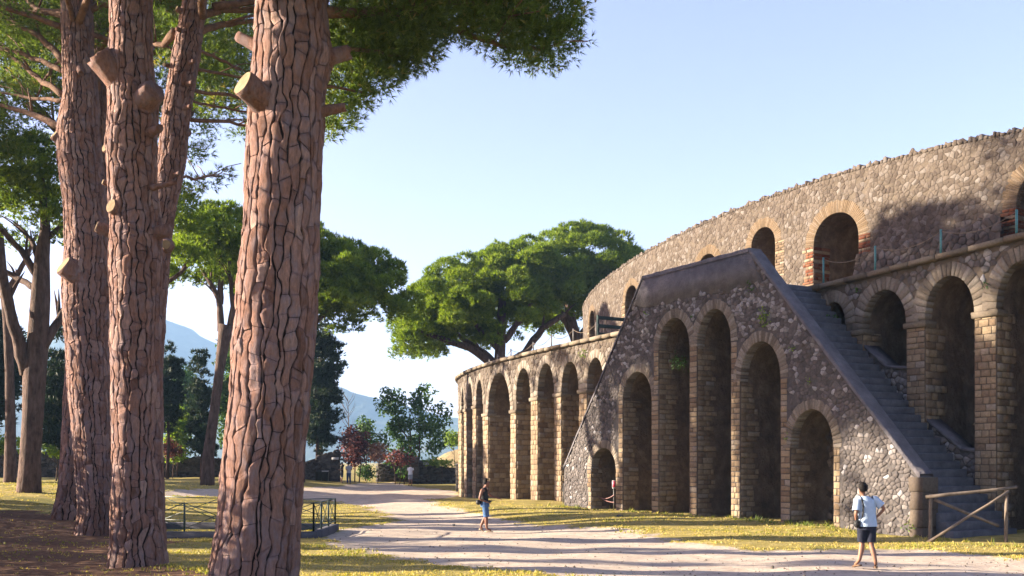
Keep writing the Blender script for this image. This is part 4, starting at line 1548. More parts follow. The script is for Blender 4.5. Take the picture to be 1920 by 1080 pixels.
L5 = [([px(x, y, d) for x, y, d in q], r, 0.03, 5) for q, r in [
    ([(370, 28, D5), (420, 20, D5 + .5), (480, 18, D5 + .9), (560, 20, D5 + 1.2)], 0.12), ([(365, 62, D5), (415, 46, D5 + .5), (470, 40, D5 + .9), (560, 45, D5 + 1.4)], 0.11),
    ([(360, 90, D5), (400, 105, D5 + .8), (450, 130, D5 + 1.4)], 0.05), ([(350, 128, D5), (410, 136, D5 + .7), (480, 152, D5 + 1.4)], 0.05),
    ([(345, 168, D5), (430, 178, D5 + 1), (490, 196, D5 + 1.6)], 0.06), ([(340, 222, D5), (430, 227, D5 + 1), (490, 246, D5 + 1.6)], 0.06), ([(345, 185, D5), (400, 200, D5 + 1.2), (470, 210, D5 + 1.8)], 0.04),
    ([(330, 330, D5), (370, 334, D5 + 2), (415, 330, D5 + 4)], 0.04), ([(330, 60, D5), (305, 85, D5 + .6), (280, 80, D5 + 1)], 0.13)]]
L5 += spread_limbs((t5.x, D5), 13.6, 4.8, 16.2, 8, 0.12, 19)
S5 = [(px(345, 250, D5), px(354, 249, D5 - .1), 0.1, 0.09, None), (px(352, 30, D5 - .1), px(331, 16, D5 - .3), 0.09, 0.07), (px(320, 125, D5), px(308, 121, D5 - .3), 0.05, 0.045), (px(312, 460, D5 - .2), px(311, 458, D5 - .5), 0.16, 0.12)] + \
     [(px(x, y, D5 - .1), px(x + dx, y - 6, D5 - .4), 0.07, 0.05, None) for x, y, dx in [(345, 60, -14), (340, 160, 22), (325, 215, -16), (335, 205, 24), (345, 120, 20), (318, 330, 20)]]
pine5 = near_pine('slim umbrella pine leaning right behind the knotty one, many short broken branches', [(1012, 228, 300), (940, 240, 295), (800, 250, 300), (650, 258, 305), (540, 268, 312), (450, 278, 320), (400, 284, 326), (300, 298, 346), (200, 308, 356), (100, 326, 374), (50, 336, 380), (0, 344, 386)], D5, tuple(b5), (0.11, 0.3), 0.03, 5.5, lob5, L5, S5)

b1 = hit(130, 972)
D1 = b1.y
t1 = px(180, 40, D1)
lob1 = []
for (x, y, r) in [(20, 20, 1.1), (60, -10, 1.1), (95, 40, 0.9), (30, 90, 0.9), (75, 110, 0.8), (215, 20, 0.9), (200, 70, 0.7), (190, -20, 1.0), (300, 10, 1.0), (310, 60, 0.8), (290, 110, 0.6), (300, 150, 0.5), (190, 120, 0.6), (185, 160, 0.45), (400, 10, 1.1), (440, 40, 1.0), (470, 90, 0.8), (410, 80, 0.8), (440, 130, 0.7), (400, 150, 0.6), (480, 0, 1.1), (460, 180, 0.5), (400, 205, 0.45), (10, 150, 0.8), (60, 165, 0.7), (100, 150, 0.5), (20, 215, 0.7), (65, 235, 0.5), (100, 220, 0.35), (440, 215, 0.4), (475, 225, 0.4), (380, 180, 0.5), (640, 20, 1.1), (660, 70, 0.8), (640, 110, 0.7), (680, 100, 0.6), (720, 30, 1.0), (780, 10, 1.0), (850, 0, 1.0)]:
    q = px(x, y, D1 + R.uniform(-1, 3))
    lob1.append((q.x, q.y, q.z, r))
lob1 += umbrella_lobes((t1.x - 0.5, D1 + 2), 6.5, 16.2, 20.5, 60, 0.9, 1.4, seed=21)
pine1 = near_pine('umbrella pine mostly hidden behind the trunk with the oval saw cut, lit flared foot', [(972, 96, 164), (940, 106, 162), (880, 114, 162), (750, 122, 168), (600, 130, 178), (450, 172, 212), (300, 178, 208), (200, 178, 200), (100, 180, 198)], D1, tuple(b1), (0.14, 0.4), 0.034, 1.1, lob1, spread_limbs((t1.x, D1), 15.8, 5.6, 19, 8, 0.13, 22), [])

# pines of the same grove just outside the left edge; their crowns shade the amphitheatre
GROVE = [(-24.0, 36.4, 1.2, 1.0, pine3, 'second row'), (-23.0, 37.8, 2.7, 0.98, pine5, 'slender one of the nearer row'), (-29.5, 40.0, 4.0, 1.04, pine2, 'farthest one'), (-37.0, 42.0, 5.1, 1.05, pine3, 'rear row'), (-35.0, 37.6, 3.3, 1.0, pine2, 'outermost one')]
for x, y, rz, sc, src, lab in GROVE:
    dup(src, (x, y, gz(x, y) - 0.05), rz, 'tall umbrella pine of the grove beyond the left edge, ' + lab, 'grove pines beyond the left edge', sc)

# unseen evergreen screen, added to shade the lower trunks and the left ground
shade_hedge = thing('shade_hedge', 'added evergreen screen out of view that shades the lower pine trunks', 'shade_hedge', (-15.5, 24.0, gz(-15.5, 24)))
lb = []
for i in range(46):
    t = i / 45
    x, y = -10.6 - 11.2 * t, 11.5 + 28 * t
    hgt_ = 1.9 + 0.2 * math.sin(i * 1.3) + R.uniform(-0.15, 0.15)
    for yc, wd_ in ((17.6, 2.4), (22.9, 1.1), (30.3, 1.3)):  # humps shaped to throw shade on the feet of the near pines
        hgt_ += 2.1 * max(0.0, 1 - ((y - yc) / wd_) ** 4)
    z = 0.5
    while z < hgt_:
        lb.append((x + R.uniform(-0.2, 0.2), y + R.uniform(-0.2, 0.2), gz(x, y) + z, 0.62))
        z += 0.55
quad_obj('foliage', leaves(lb, 620, 0.15, 1.0, 0.5, (-15.5, 24.0, gz(-15.5, 24))), 'leaf', shade_hedge)
mb = MB()
for i in range(0, 46, 3):
    t = i / 45
    x, y = -10.6 - 11.2 * t + 15.5, 11.5 + 28 * t - 24
    mb.tube([(x, y, -0.3), (x + 0.1, y, 2.6)], [0.05, 0.03], 6)
mb.build('stem', M['bark_far'], shade_hedge)

# ------------------------------------------------------------------ pines further off
def far_pine(label, d, base_px, trunk, limbs, boxes, n, seed, rm=(0.9, 1.6), tuft=46, L=0.42, W=0.085, mat='needles_far', group='umbrella pines further off', ground=None, flat=0.72, dep=None):
    bx_, by_ = base_px
    gzz = gz((bx_ - CX) / F * d, d) if ground is None else ground
    org = Vector(((bx_ - CX) / F * d, d, gzz))
    root = thing('umbrella_pine', label, 'tree', org, group=group)
    pts, rad = prof_path(trunk, d)
    pts = [p - org for p in pts]
    if pts[0].z > 0:
        pts.insert(0, Vector((pts[0].x, pts[0].y, -0.3)))
        rad.insert(0, rad[0] * 1.1)
    v, f = tube_geo(pts, rad, 12, True, 0.16)
    link('trunk', poly_mesh('trunk', v, f, [0.5] * len(v), True), M['bark_far'], root)
    for q, r0, r1 in limbs:
        limb(root, [px(x, y, d + dd) for x, y, dd in q], r0 / F * d, r1 / F * d, org, 'bark_far', 7, 3)
    lobes = []
    for i, (x0, y0, x1, y1) in enumerate(boxes):
        c = px((x0 + x1) / 2, y1, d)
        a = (x1 - x0) / 2 / F * d
        z1, z0 = px(0, y0, d).z, px(0, y1, d).z
        rmm = (rm[0], rm[1])
        lobes += umbrella_lobes((c.x, d), a - rm[0] * 0.6, z0 + rm[0] * 0.5, z1 - rm[0] * 0.6, int(n * (a / 6) ** 1.3), rm[0], rm[1], dep=dep or min(a, 9), seed=seed + i)
    tri_obj('crown', tufts(lobes, tuft, L, W, 6, flat, 0.7, 0.45, 0.78, org, -0.45), mat, root)
    return root

far_pine('forked umbrella pine at the left edge with a bright rounded crown', 45, (56, 912), [(912, 34, 76), (860, 38, 76), (780, 42, 80), (700, 44, 86), (640, 52, 90), (560, 58, 92), (480, 66, 92), (430, 76, 94), (380, 74, 88), (330, 72, 82)],
         [([(52, 700, 0), (32, 630, -.5), (8, 540, -1), (-14, 440, -1.5)], 13, 8), ([(80, 650, 0), (110, 600, .5), (135, 555, 1), (160, 500, 1.4)], 9, 5), ([(72, 520, 0), (40, 470, 0), (0, 430, 0)], 8, 4), ([(78, 500, 0), (60, 450, .5), (30, 420, 1)], 6, 3), ([(85, 450, 0), (120, 420, .4), (150, 400, .8)], 6, 3), ([(66, 540, 0), (30, 520, 1), (-10, 500, 1)], 7, 4)],
         [(-75, 248, 145, 400), (-60, 300, 135, 470)], 120, 31, (0.42, 0.72), 190, 0.28, 0.055, ground=gz(-21.2, 45))
far_pine('umbrella pine with a straight bare trunk at the far left edge', 55, (18, 896), [(896, 8, 30), (800, 10, 28), (700, 10, 26), (600, 6, 22), (500, -4, 12), (420, -10, 4)], [([(4, 560, 0), (40, 500, 0), (70, 440, 0)], 6, 3)], [(-170, 330, 60, 480)], 40, 35, (0.6, 1.0), 100, 0.3, 0.06)
far_pine('umbrella pine with slender forked trunk in front of the dark cypress', 66, (388, 900), [(902, 376, 402), (850, 381, 402), (780, 392, 410), (700, 402, 420), (640, 408, 430), (610, 410, 440)],
         [([(416, 620, 0), (410, 560, 0), (395, 530, 0), (375, 500, 0)], 7, 3), ([(412, 570, 0), (415, 520, 0), (405, 470, 0)], 6, 3), ([(434, 615, 0), (440, 570, 0), (455, 530, 0), (480, 500, 0)], 9, 4), ([(438, 580, 0), (432, 540, 0), (430, 490, 0)], 5, 3)],
         [(325, 392, 520, 500), (295, 430, 490, 548)], 130, 41, (0.45, 0.85), 150, 0.32, 0.065)
far_pine('umbrella pine behind the nearest trunk, crown spreading low to the right', 80, (560, 890), [(890, 552, 572), (750, 556, 574), (640, 560, 576), (580, 562, 578)],
         [([(568, 640, 0), (600, 595, 0), (650, 570, 0)], 6, 3), ([(566, 650, 0), (530, 600, 0), (500, 570, 0)], 6, 3)], [(400, 415, 700, 565), (470, 460, 785, 605), (460, 495, 680, 620)], 115, 47, (0.62, 1.05), 170, 0.38, 0.08)
far_pine('dark lower pine crown left of the knotty trunk', 60, (259, 880), [(880, 250, 268), (700, 252, 268), (560, 254, 268)], [([(262, 600, 0), (300, 540, 0), (350, 500, 0)], 6, 3)], [(260, 380, 405, 545), (285, 330, 370, 450)], 130, 52, (0.5, 0.9), 110, 0.3, 0.06)
far_pine('tall umbrella pine whose high crown shows between the near trunks', 42, (168, 915), [(905, 152, 188), (700, 154, 186), (500, 158, 186), (300, 160, 184), (180, 164, 180)],
         [([(172, 330, 0), (120, 260, 0), (60, 200, 0)], 8, 4), ([(174, 320, 0), (240, 240, 0), (320, 180, 0)], 8, 4), ([(172, 290, 0), (200, 200, 1), (230, 130, 1)], 7, 3), ([(170, 300, 0), (100, 230, -1), (30, 150, -1)], 7, 3), ([(174, 340, 0), (260, 270, -1), (360, 215, -1)], 7, 3)],
         [(-60, 2, 430, 282)], 62, 71, (0.7, 1.2), 110, 0.28, 0.045, 'needles', dep=3.2)
far_pine('broad umbrella pine with low spreading limbs rising behind the arcade', 98, (937, 880), [(880, 925, 951), (760, 926, 950), (680, 927, 948), (620, 930, 948), (560, 934, 948)],
         [([(934, 690, 0), (880, 652, -1), (840, 640, -1.5), (790, 620, -2)], 8, 4), ([(930, 680, 0), (900, 655, 1), (860, 630, 2), (830, 600, 2)], 6, 3), ([(936, 655, 0), (905, 625, 0), (880, 590, 0)], 7, 3), ([(946, 640, 0), (975, 600, 0), (1000, 560, 0)], 7, 3), ([(940, 690, 0), (985, 660, 1), (1018, 615, 1), (1060, 588, 1)], 9, 5)],
         [(728, 525, 950, 668), (765, 470, 1045, 630), (880, 447, 1100, 600), (738, 580, 860, 676)], 100, 61, (0.65, 1.15), 190, 0.40, 0.07)
far_pine('umbrella pine with a bright domed crown beside the end of the upper wall', 104, (1086, 880), [(880, 1076, 1098), (700, 1077, 1097), (640, 1072, 1092), (600, 1062, 1080), (560, 1055, 1070)],
         [([(1082, 650, 0), (1060, 600, 0), (1040, 560, 0)], 7, 3), ([(1080, 640, 0), (1110, 600, 0), (1140, 550, 0)], 7, 3)], [(945, 428, 1240, 580), (980, 490, 1205, 625)], 100, 67, (0.65, 1.15), 190, 0.40, 0.07)

# ------------------------------------------------------------------ other trees and shrubs near the garden walls
def clump(name, label, cat, d, box, n, r, leaf, mat, stems=((0.5, 0.06),), group=None, base_y=None, tall=False, boxes=None, density=90, quad=True, seed=1, flat=0.85, mats=None):
    density *= 1.7
    n = int(n * 1.35)
    """Shrub or tree from leafy clumps inside a photo box (x0, y0, x1, y1) at distance d."""
    rr = random.Random(seed)
    x0, y0, x1, y1 = box
    c = px((x0 + x1) / 2, (y0 + y1) / 2, d)
    a, hz = (x1 - x0) / 2 / F * d, (y1 - y0) / 2 / F * d
    gb = gz(c.x, d)
    org = Vector((c.x, d, gb))
    root = thing(name, label, cat, org, group=group)
    lobes = []
    for bx in (boxes or []):
        for _ in range(max(4, n // len(boxes))):
            u = Vector((rr.gauss(0, 0.42), rr.gauss(0, 0.42), rr.gauss(0, 0.42)))
            q = px((bx[0] + bx[2]) / 2, (bx[1] + bx[3]) / 2, d)
            lobes.append((q.x + u.x * (bx[2] - bx[0]) / 2 / F * d, d + u.y * 2.2, q.z + u.z * (bx[3] - bx[1]) / 2 / F * d, r * rr.uniform(0.45, 1.0)))
    while len(lobes) < n and not boxes:
        u = Vector((rr.uniform(-1, 1), rr.uniform(-1, 1), rr.uniform(-1, 1)))
        if tall:
            w = 1 - 0.86 * max(0, (u.z + 0.55) / 1.55) ** 1.5
            if math.hypot(u.x, u.y) > w:
                continue
        elif u.length > 1:
            continue
        lobes.append((c.x + u.x * (a - r * 0.5), d + u.y * min(max(a, 0.4), 3.5), c.z + u.z * (hz - r * 0.5), r * rr.uniform(0.6, 1.25)))
    if quad:
        quad_obj('foliage', leaves(lobes, density, leaf, flat, 0.4, org), mat, root)
    else:
        sp = []
        for l in lobes:
            sp.append((l[0], l[1], l[2], l[3] * 0.6))
            for _ in range(2):
                an = rr.uniform(0, 6.28)
                e_ = l[3] * rr.uniform(0.5, 1.25)
                sp.append((l[0] + e_ * math.cos(an), l[1] + e_ * math.sin(an), l[2] + rr.uniform(-0.2, 0.7) * l[3], l[3] * rr.uniform(0.22, 0.42)))
        tri_obj('foliage', tufts(sp, density, leaf, leaf * 0.24, 6, flat, 0.8, 0.5, 0.45, org), mat, root)
    mb = MB()
    for fx, rs in stems:
        xb = c.x - org.x + (fx - 0.5) * 2 * a
        zt = c.z - org.z
        mb.tube([(xb * 0.6, 0, -0.2), (xb * 0.85 + 0.1, 0.05, zt * 0.5), (xb, 0, zt + hz * 0.3)], [rs, rs * 0.8, rs * 0.4], 6, True, 0.5)
        for j in range(4):
            z = zt * rr.uniform(0.5, 1.1)
            mb.tube([(xb * 0.85, 0, z), (xb * 0.85 + rr.uniform(-1, 1) * a * 0.6, rr.uniform(-1, 1), z + hz * 0.5)], [rs * 0.5, rs * 0.2], 5, True, 0.5)
    mb.build('trunk', M['bark_far'], root)
    return root

clump('cypress', 'dark slim cypress beside the slender forked pine', 'tree', 78, (352, 642, 402, 862), 70, 0.55, 0.3, 'cypress', ((0.5, 0.12),), tall=True, density=150, quad=False, seed=2)
clump('conifer', 'dark ragged conifer right behind the knotty pine trunk', 'tree', 80, (285, 640, 342, 820), 46, 0.75, 0.34, 'cypress', ((0.5, 0.14),), density=130, quad=False, seed=3)
clump('conifer', 'dark ragged conifer between the forked pine and the sawn trunk', 'tree', 64, (78, 590, 150, 850), 60, 0.8, 0.34, 'cypress', ((0.5, 0.14),), density=120, quad=False, seed=4, tall=True)
clump('conifer', 'dark ragged conifer behind the straight trunk at the far left', 'tree', 66, (-60, 560, 40, 830), 60, 0.9, 0.36, 'cypress', ((0.5, 0.14),), density=110, quad=False, seed=5)
clump('conifer', 'tall dark conifer right of the nearest pine trunk', 'tree', 88, (560, 600, 640, 862), 105, 0.8, 0.34, 'cypress', ((0.4, 0.2),), density=120, quad=False, seed=6)
clump('conifer', 'upper dark conifer boughs against the sky right of the nearest pine', 'tree', 90, (572, 560, 640, 760), 30, 0.65, 0.34, 'cypress', ((0.4, 0.18),), density=110, quad=False, seed=26)
clump('leafy_tree', 'tall green leafy tree behind the garden gate', 'tree', 90, (712, 722, 836, 875), 62, 0.9, 0.34, 'leaf', ((0.45, 0.12), (0.6, 0.1)), density=85, seed=7, flat=0.9, boxes=[(705, 762, 785, 860), (715, 722, 765, 800), (765, 716, 815, 800), (785, 775, 848, 845), (720, 815, 830, 880), (740, 760, 810, 830)])
clump('leafy_tree', 'small olive green tree behind the purple shrub', 'tree', 93, (668, 775, 702, 850), 16, 0.7, 0.3, 'leaf', ((0.5, 0.07),), density=80, seed=8)
clump('purple_shrub', 'dark red leaved shrub tree left of the garden gate', 'shrub', 87, (636, 788, 702, 882), 34, 0.75, 0.26, 'leaf_purple', ((0.4, 0.06), (0.6, 0.06)), density=95, seed=9)
clump('purple_shrub', 'thin purple leaved shrub on bare stems in front of the lit gate wall', 'shrub', 85, (716, 838, 782, 878), 22, 0.55, 0.22, 'leaf_purple', ((0.3, 0.04), (0.5, 0.04), (0.7, 0.04)), density=80, seed=10)
clump('pink_shrub', 'faded pink flowering shrub over the gate', 'shrub', 86.5, (688, 830, 728, 872), 16, 0.55, 0.22, 'leaf_pink', ((0.5, 0.04),), density=100, seed=11)
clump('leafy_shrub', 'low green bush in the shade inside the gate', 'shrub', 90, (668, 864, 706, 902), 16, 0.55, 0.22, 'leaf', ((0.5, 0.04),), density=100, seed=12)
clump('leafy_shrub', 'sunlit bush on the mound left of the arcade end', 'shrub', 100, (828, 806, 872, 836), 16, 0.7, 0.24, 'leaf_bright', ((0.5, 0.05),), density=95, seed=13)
clump('creeper', 'bright green creeper spilling over the right garden wall', 'shrub', 86.4, (792, 858, 862, 876), 26, 0.4, 0.2, 'leaf_bright', ((0.5, 0.03),), density=110, seed=14)
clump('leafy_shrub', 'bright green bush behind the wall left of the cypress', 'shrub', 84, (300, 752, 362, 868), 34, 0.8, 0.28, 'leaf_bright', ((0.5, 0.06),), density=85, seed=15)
clump('purple_shrub', 'small dark purple bush on the wall right of the knotty trunk', 'shrub', 81.5, (300, 822, 346, 862), 18, 0.55, 0.22, 'leaf_purple', ((0.5, 0.05),), density=100, seed=16)
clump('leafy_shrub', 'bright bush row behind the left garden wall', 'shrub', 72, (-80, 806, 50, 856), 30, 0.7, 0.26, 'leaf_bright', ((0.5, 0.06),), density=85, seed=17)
clump('leafy_shrub', 'yellow green bush behind the wall right of the forked pine', 'shrub', 74, (70, 815, 140, 856), 22, 0.65, 0.26, 'leaf_bright', ((0.5, 0.06),), density=85, seed=18)
clump('leafy_tree', 'pale green distant tree between cypress and dark conifer', 'tree', 120, (322, 690, 372, 800), 30, 1.3, 0.5, 'leaf', ((0.5, 0.12),), density=60, seed=19)
clump('leafy_tree', 'mid green tree right behind the slender forked pine trunk', 'tree', 82, (402, 620, 470, 868), 70, 0.85, 0.32, 'leaf', ((0.5, 0.12),), density=80, seed=20)
clump('leafy_tree', 'green tree filling the gap between the dark conifer and forked pine', 'tree', 90, (70, 700, 140, 830), 34, 1.0, 0.36, 'leaf', ((0.5, 0.12),), density=70, seed=27)
clump('conifer', 'unseen dark conifer added for shade near the garden wall', 'tree', 72, (-330, 560, -210, 860), 60, 1.0, 0.4, 'cypress', ((0.5, 0.15),), density=100, quad=False, seed=21)  # conifers out of view from here on, added to shade the far ground
clump('conifer', 'unseen broad dark conifer added for shade further beyond the left edge', 'tree', 62, (-620, 520, -420, 860), 70, 1.1, 0.4, 'cypress', ((0.5, 0.15),), density=100, quad=False, seed=22)
clump('conifer', 'unseen dark conifer added for shade outside the left edge', 'tree', 58, (-260, 600, -120, 880), 70, 1.0, 0.4, 'cypress', ((0.5, 0.15),), density=90, quad=False, seed=23)
clump('conifer', 'unseen dark conifer added for shade near the garden wall corner', 'tree', 80, (-160, 640, -60, 880), 60, 1.0, 0.4, 'cypress', ((0.5, 0.15),), density=90, quad=False, seed=24)
clump('conifer', 'unseen spreading dark conifer added for shade before the garden wall', 'tree', 68, (-420, 600, -280, 880), 70, 1.0, 0.4, 'cypress', ((0.5, 0.15),), density=90, quad=False, seed=25)
for x, y, lab in ((-24.0, 25.2, 'unseen slim dark cypress added for its shadow streak, the nearer one'), (-25.0, 28.9, 'unseen slim dark cypress added for its shadow streak, the farther one')):  # slim trees out of view, added to streak the path with shadow
    d_ = y
    xc, zt_, zb_ = CX + x / d_ * F, HY - (11.5 - CH) / d_ * F, HY - (0.4 - CH) / d_ * F
    w_ = 0.62 / d_ * F
    clump('cypress', lab, 'tree', d_, (xc - w_, zt_, xc + w_, zb_), 60, 0.5, 0.26, 'cypress', ((0.5, 0.1),), tall=True, density=200, quad=False, seed=int(y))
# bare little tree
c = px(652, 800, 92)
bt = thing('bare_tree', 'small leafless tree with pale twigs against the hill', 'tree', (c.x, 92, gz(c.x, 92)))
mb = MB()
zt = px(0, 742, 92).z - gz(c.x, 92)
mb.tube([(0, 0, -0.2), (0.1, 0, zt * 0.6), (0.0, 0, zt)], [0.07, 0.05, 0.012], 6)
for i in range(16):
    z = zt * R.uniform(0.5, 0.95)
    an = R.uniform(0, 6.28)
    mb.tube([(0.05, 0, z), (0.05 + 0.5 * math.cos(an), 0.5 * math.sin(an), z + 0.7), (0.05 + 0.7 * math.cos(an), 0.7 * math.sin(an), z + 1.3)], [0.025, 0.018, 0.006], 4)
mb.build('trunk', M['wood'], bt)

# ------------------------------------------------------------------ garden walls and gate far behind
class LineMap:
    def __init__(self, A, B):
        self.A, self.B = np.array(A, float), np.array(B, float)
        self.L = float(np.linalg.norm(self.B - self.A))
        self.t = (self.B - self.A) / self.L
        self.n = np.array([self.t[1], -self.t[0]])
    def P(self, s, z, o=0.0):
        q = self.A + self.t * s + self.n * o
        return (q[0], q[1], z)

def garden_wall(label, xa, da, xb, db, prof, size=0.34, th=0.55, mat='wall_far'):
    A = ((xa - CX) / F * da, da)
    B = ((xb - CX) / F * db, db)
    lm = LineMap(A, B)
    def sz(x, y):
        m = (x - CX) / F
        s = (m * A[1] - A[0]) / (lm.t[0] - m * lm.t[1])
        d = A[1] + lm.t[1] * s
        return s, CH + (HY - y) / F * d
    P_ = [sz(x, y) for x, y in prof]
    tz = lambda s: float(np.interp(s, [a for a, b in P_], [b for a, b in P_]))
    org = Vector((A[0], A[1], gz(*A)))
    root = thing('garden_wall', label, 'wall', org)
    n = max(6, int(lm.L / 1.0))
    v, f = [], []
    for i in range(n + 1):
        s = lm.L * i / n
        x, y, _ = lm.P(s, 0)
        b = gz(x, y) - 0.4
        t = tz(s) + 0.05 * math.sin(s * 2.1) + 0.03 * math.sin(s * 5.3)
        v += [Vector(lm.P(s, b, 0)) - org, Vector(lm.P(s, t, 0)) - org, Vector(lm.P(s, t, -th)) - org, Vector(lm.P(s, b, -th)) - org]
    for i in range(n):
        for j in range(3):
            f.append((i * 4 + j, i * 4 + 4 + j, i * 4 + 5 + j, i * 4 + 1 + j))
    f += [(0, 1, 2, 3), tuple(n * 4 + j for j in (3, 2, 1, 0))]
    w = link('wall', poly_mesh('wall', v, f, [0.5] * len(v)), M['mortar_dark'], root)
    mb = MB()
    zb = min(gz(*lm.P(s, 0)[:2]) for s in np.linspace(0, lm.L, 8))
    for q in cells(0, lm.L, zb - 0.1, max(b for a, b in P_) + 0.1, size, 0.75, keep=lambda s, z: z < tz(s) + 0.02):
        vv, ff = shape(lm, q, 0.045 * R.uniform(0.5, 1.6), 0.016, size * 0.1, 0.03, 0.35, 0.25)
        mb.add([Vector(p) - org for p in vv], ff)
    mb.build('rubble', M[mat], w, 'stuff')
    return root

garden_wall('long low grey stone garden wall behind the pines, rising to an end pillar at the gate', -420, 82, 637, 86, [(-420, 842), (60, 845), (300, 856), (430, 860), (560, 868), (585, 864), (605, 852), (616, 848), (637, 846)])
garden_wall('short stone wall in the sun inside the garden gate', 705, 92, 768, 92, [(705, 874), (725, 866), (768, 868)], 0.34)
garden_wall('grey stone garden wall with a white board between the gate and the arcade', 774, 87, 872, 87, [(774, 862), (796, 864), (814, 866), (826, 875), (872, 880)])
def pillar(label, x, y0, d, w, h):
    X = (x - CX) / F * d
    r = thing('stone_pillar', label, 'pillar', (X, d, gz(X, d)))
    mb = MB()
    z = -0.2
    while z < h - 0.05:
        hh = R.uniform(0.28, 0.4)
        mb.box((R.uniform(-0.015, 0.015), 0, z + hh / 2), (w, w, hh - 0.01), R.uniform(-0.02, 0.02), 0.02)
        z += hh
    mb.build('shaft', M['wall_far'], r)
    c = MB()
    c.box((0, 0, z + 0.05), (w + 0.12, w + 0.12, 0.1), 0, 0.02)
    c.build('cap', M['cement'], r)
pillar('dark stone gate pillar beside the right garden wall', 777, 905, 86.4, 0.75, 2.0)
pillar('low grey stone pillar at the far end of the arcade', 862, 922, 74.5, 0.55, 1.75)
mound = poly_mesh('mound', [], [])
bpy.data.meshes.remove(mound)
v, f = [], []
mc = px(862, 850, 104)
for j in range(14):
    for i in range(24):
        a, r_ = 2 * math.pi * i / 24, j / 13
        v.append((mc.x + 1.5 + 6.5 * r_ * math.cos(a), 104 + 6 * r_ * math.sin(a), gz(mc.x, 104) - 0.1 + 3.4 * (1 - r_ ** 2) ** 0.8 + 0.25 * noise.noise(Vector((r_ * 6 * math.cos(a), r_ * 6 * math.sin(a), 2)))))
for j in range(13):
    for i in range(24):
        f.append((j * 24 + i, j * 24 + (i + 1) % 24, (j + 1) * 24 + (i + 1) % 24, (j + 1) * 24 + i))
M['dry_bank'] = m_noise('dry_grass_bank', [(0.3, (0.17, 0.13, 0.07)), (0.7, (0.28, 0.225, 0.125))], 2, bump=0.1, bscale=6)
link('mound', poly_mesh('mound', v, f, None, True), M['dry_bank'], None, 'structure')

for lab, x, y, d, w in (('white board on the end pillar of the left garden wall', 628.5, 860, 85.2, 0.58), ('white board on the right garden wall near the arcade', 799, 869.5, 86.4, 0.52)):
    q = px(x, y, d)
    r = thing('sign_board', lab, 'sign', (q.x, q.y, q.z - 0.1))
    mb = MB()
    mb.box((0, 0, 0.1), (w, 0.04, 0.19), 0, 0.008)
    mb.build('board', M['white'], r)
    mb = MB()
    for sx in (-1, 1):
        mb.box((sx * w * 0.35, 0.16, 0.1), (0.03, 0.32, 0.03))
    mb.build('bracket', M['iron'], r)
proto = None
for x, lab in ((598, 'dark litter bin by the garden wall, left one of the pair'), (610, 'dark litter bin by the garden wall, right one of the pair with a pale lid')):
    q = px(x, 907, 83.6)
    r = thing('litter_bin', lab, 'bin', (q.x, 83.6, gz(q.x, 83.6)), 0, 'litter bins by the garden wall')
    mb = MB()
    v, f = [], []
    for z, a in ((0.08, 0.22), (0.75, 0.26), (0.8, 0.28), (0.84, 0.28)):
        v += [(sx * a, sy * a, z) for sx, sy in ((-1, -1), (1, -1), (1, 1), (-1, 1))]
    for j in range(3):
        f += [(j * 4 + i, j * 4 + (i + 1) % 4, j * 4 + 4 + (i + 1) % 4, j * 4 + 4 + i) for i in range(4)]
    f += [(3, 2, 1, 0), (12, 13, 14, 15)]
    mb.add(v, f, 0.5)
    mb.build('body', M['bin'], r)
    mb = MB()
    mb.box((0, 0, 0.88), (0.5, 0.5, 0.07), 0, 0.02)
    mb.build('lid', M['white' if x == 610 else 'bin'], r)

# ------------------------------------------------------------------ green railing round a small sunken plot
fc = [hit(240, 1001), hit(588, 1009)]
yA = 29.6
xR = (588 - CX) / F * yA
xL = xR - 5.6
yB = yA + 3.6
zk = 0.12
fence = thing('metal_railing', 'dark green metal railing with crossed bars on a low kerb between two pine trunks', 'railing', (xR, yA, gz(xR, yA)))
O_ = Vector((xR, yA, gz(xR, yA)))
kb = MB()
for (a, b) in (((xL - .1, yA), (xR + .12, yA)), ((xL, yB), (xR, yB)), ((xR, yA + .1), (xR, yB)), ((xL, yA), (xL, yB))):
    A = Vector((a[0], a[1], gz(*a) + 0.02)) - O_
    B = Vector((b[0], b[1], gz(*b) + 0.02)) - O_
    kb.beam(A, B, 0.26, 0.34, 0.02)
kb.build('kerb', M['step'], fence)
def rail_side(a, b, nseg):
    a, b = Vector((a[0], a[1], 0)), Vector((b[0], b[1], 0))
    P_ = []
    for i in range(nseg + 1):
        p = a.lerp(b, i / nseg)
        P_.append(Vector((p.x, p.y, gz(p.x, p.y) + 0.17)) - O_)
    for i, p in enumerate(P_):
        mb = MB()
        mb.box((p.x, p.y, p.z + 0.43), (0.05, 0.05, 0.86), 0, 0.006)
        mb.build('post', M['green_iron'], fence)
    for i in range(nseg):
        p, q = P_[i], P_[i + 1]
        up = lambda v_, h: v_ + Vector((0, 0, h))
        mb = MB()
        mb.beam(up(p, 0.84), up(q, 0.84), 0.04, 0.03)
        mb.beam(up(p, 0.1), up(q, 0.1), 0.03, 0.025)
        mb.build('rail', M['green_iron'], fence)
        mb = MB()
        mb.beam(up(p, 0.1), up(q, 0.84), 0.016, 0.022)
        mb.build('cross_bar', M['green_iron'], fence)
        mb = MB()
        mb.beam(up(p, 0.84) + Vector((0, 0.018, 0)), up(q, 0.1) + Vector((0, 0.018, 0)), 0.016, 0.022)
        mb.build('cross_bar', M['green_iron'], fence)
rail_side((xL, yA), (xR, yA), 3)
rail_side((xL, yB), (xR, yB), 3)
rail_side((xR, yA), (xR, yB), 3)
rail_side((xL, yA), (xL, yB), 2)

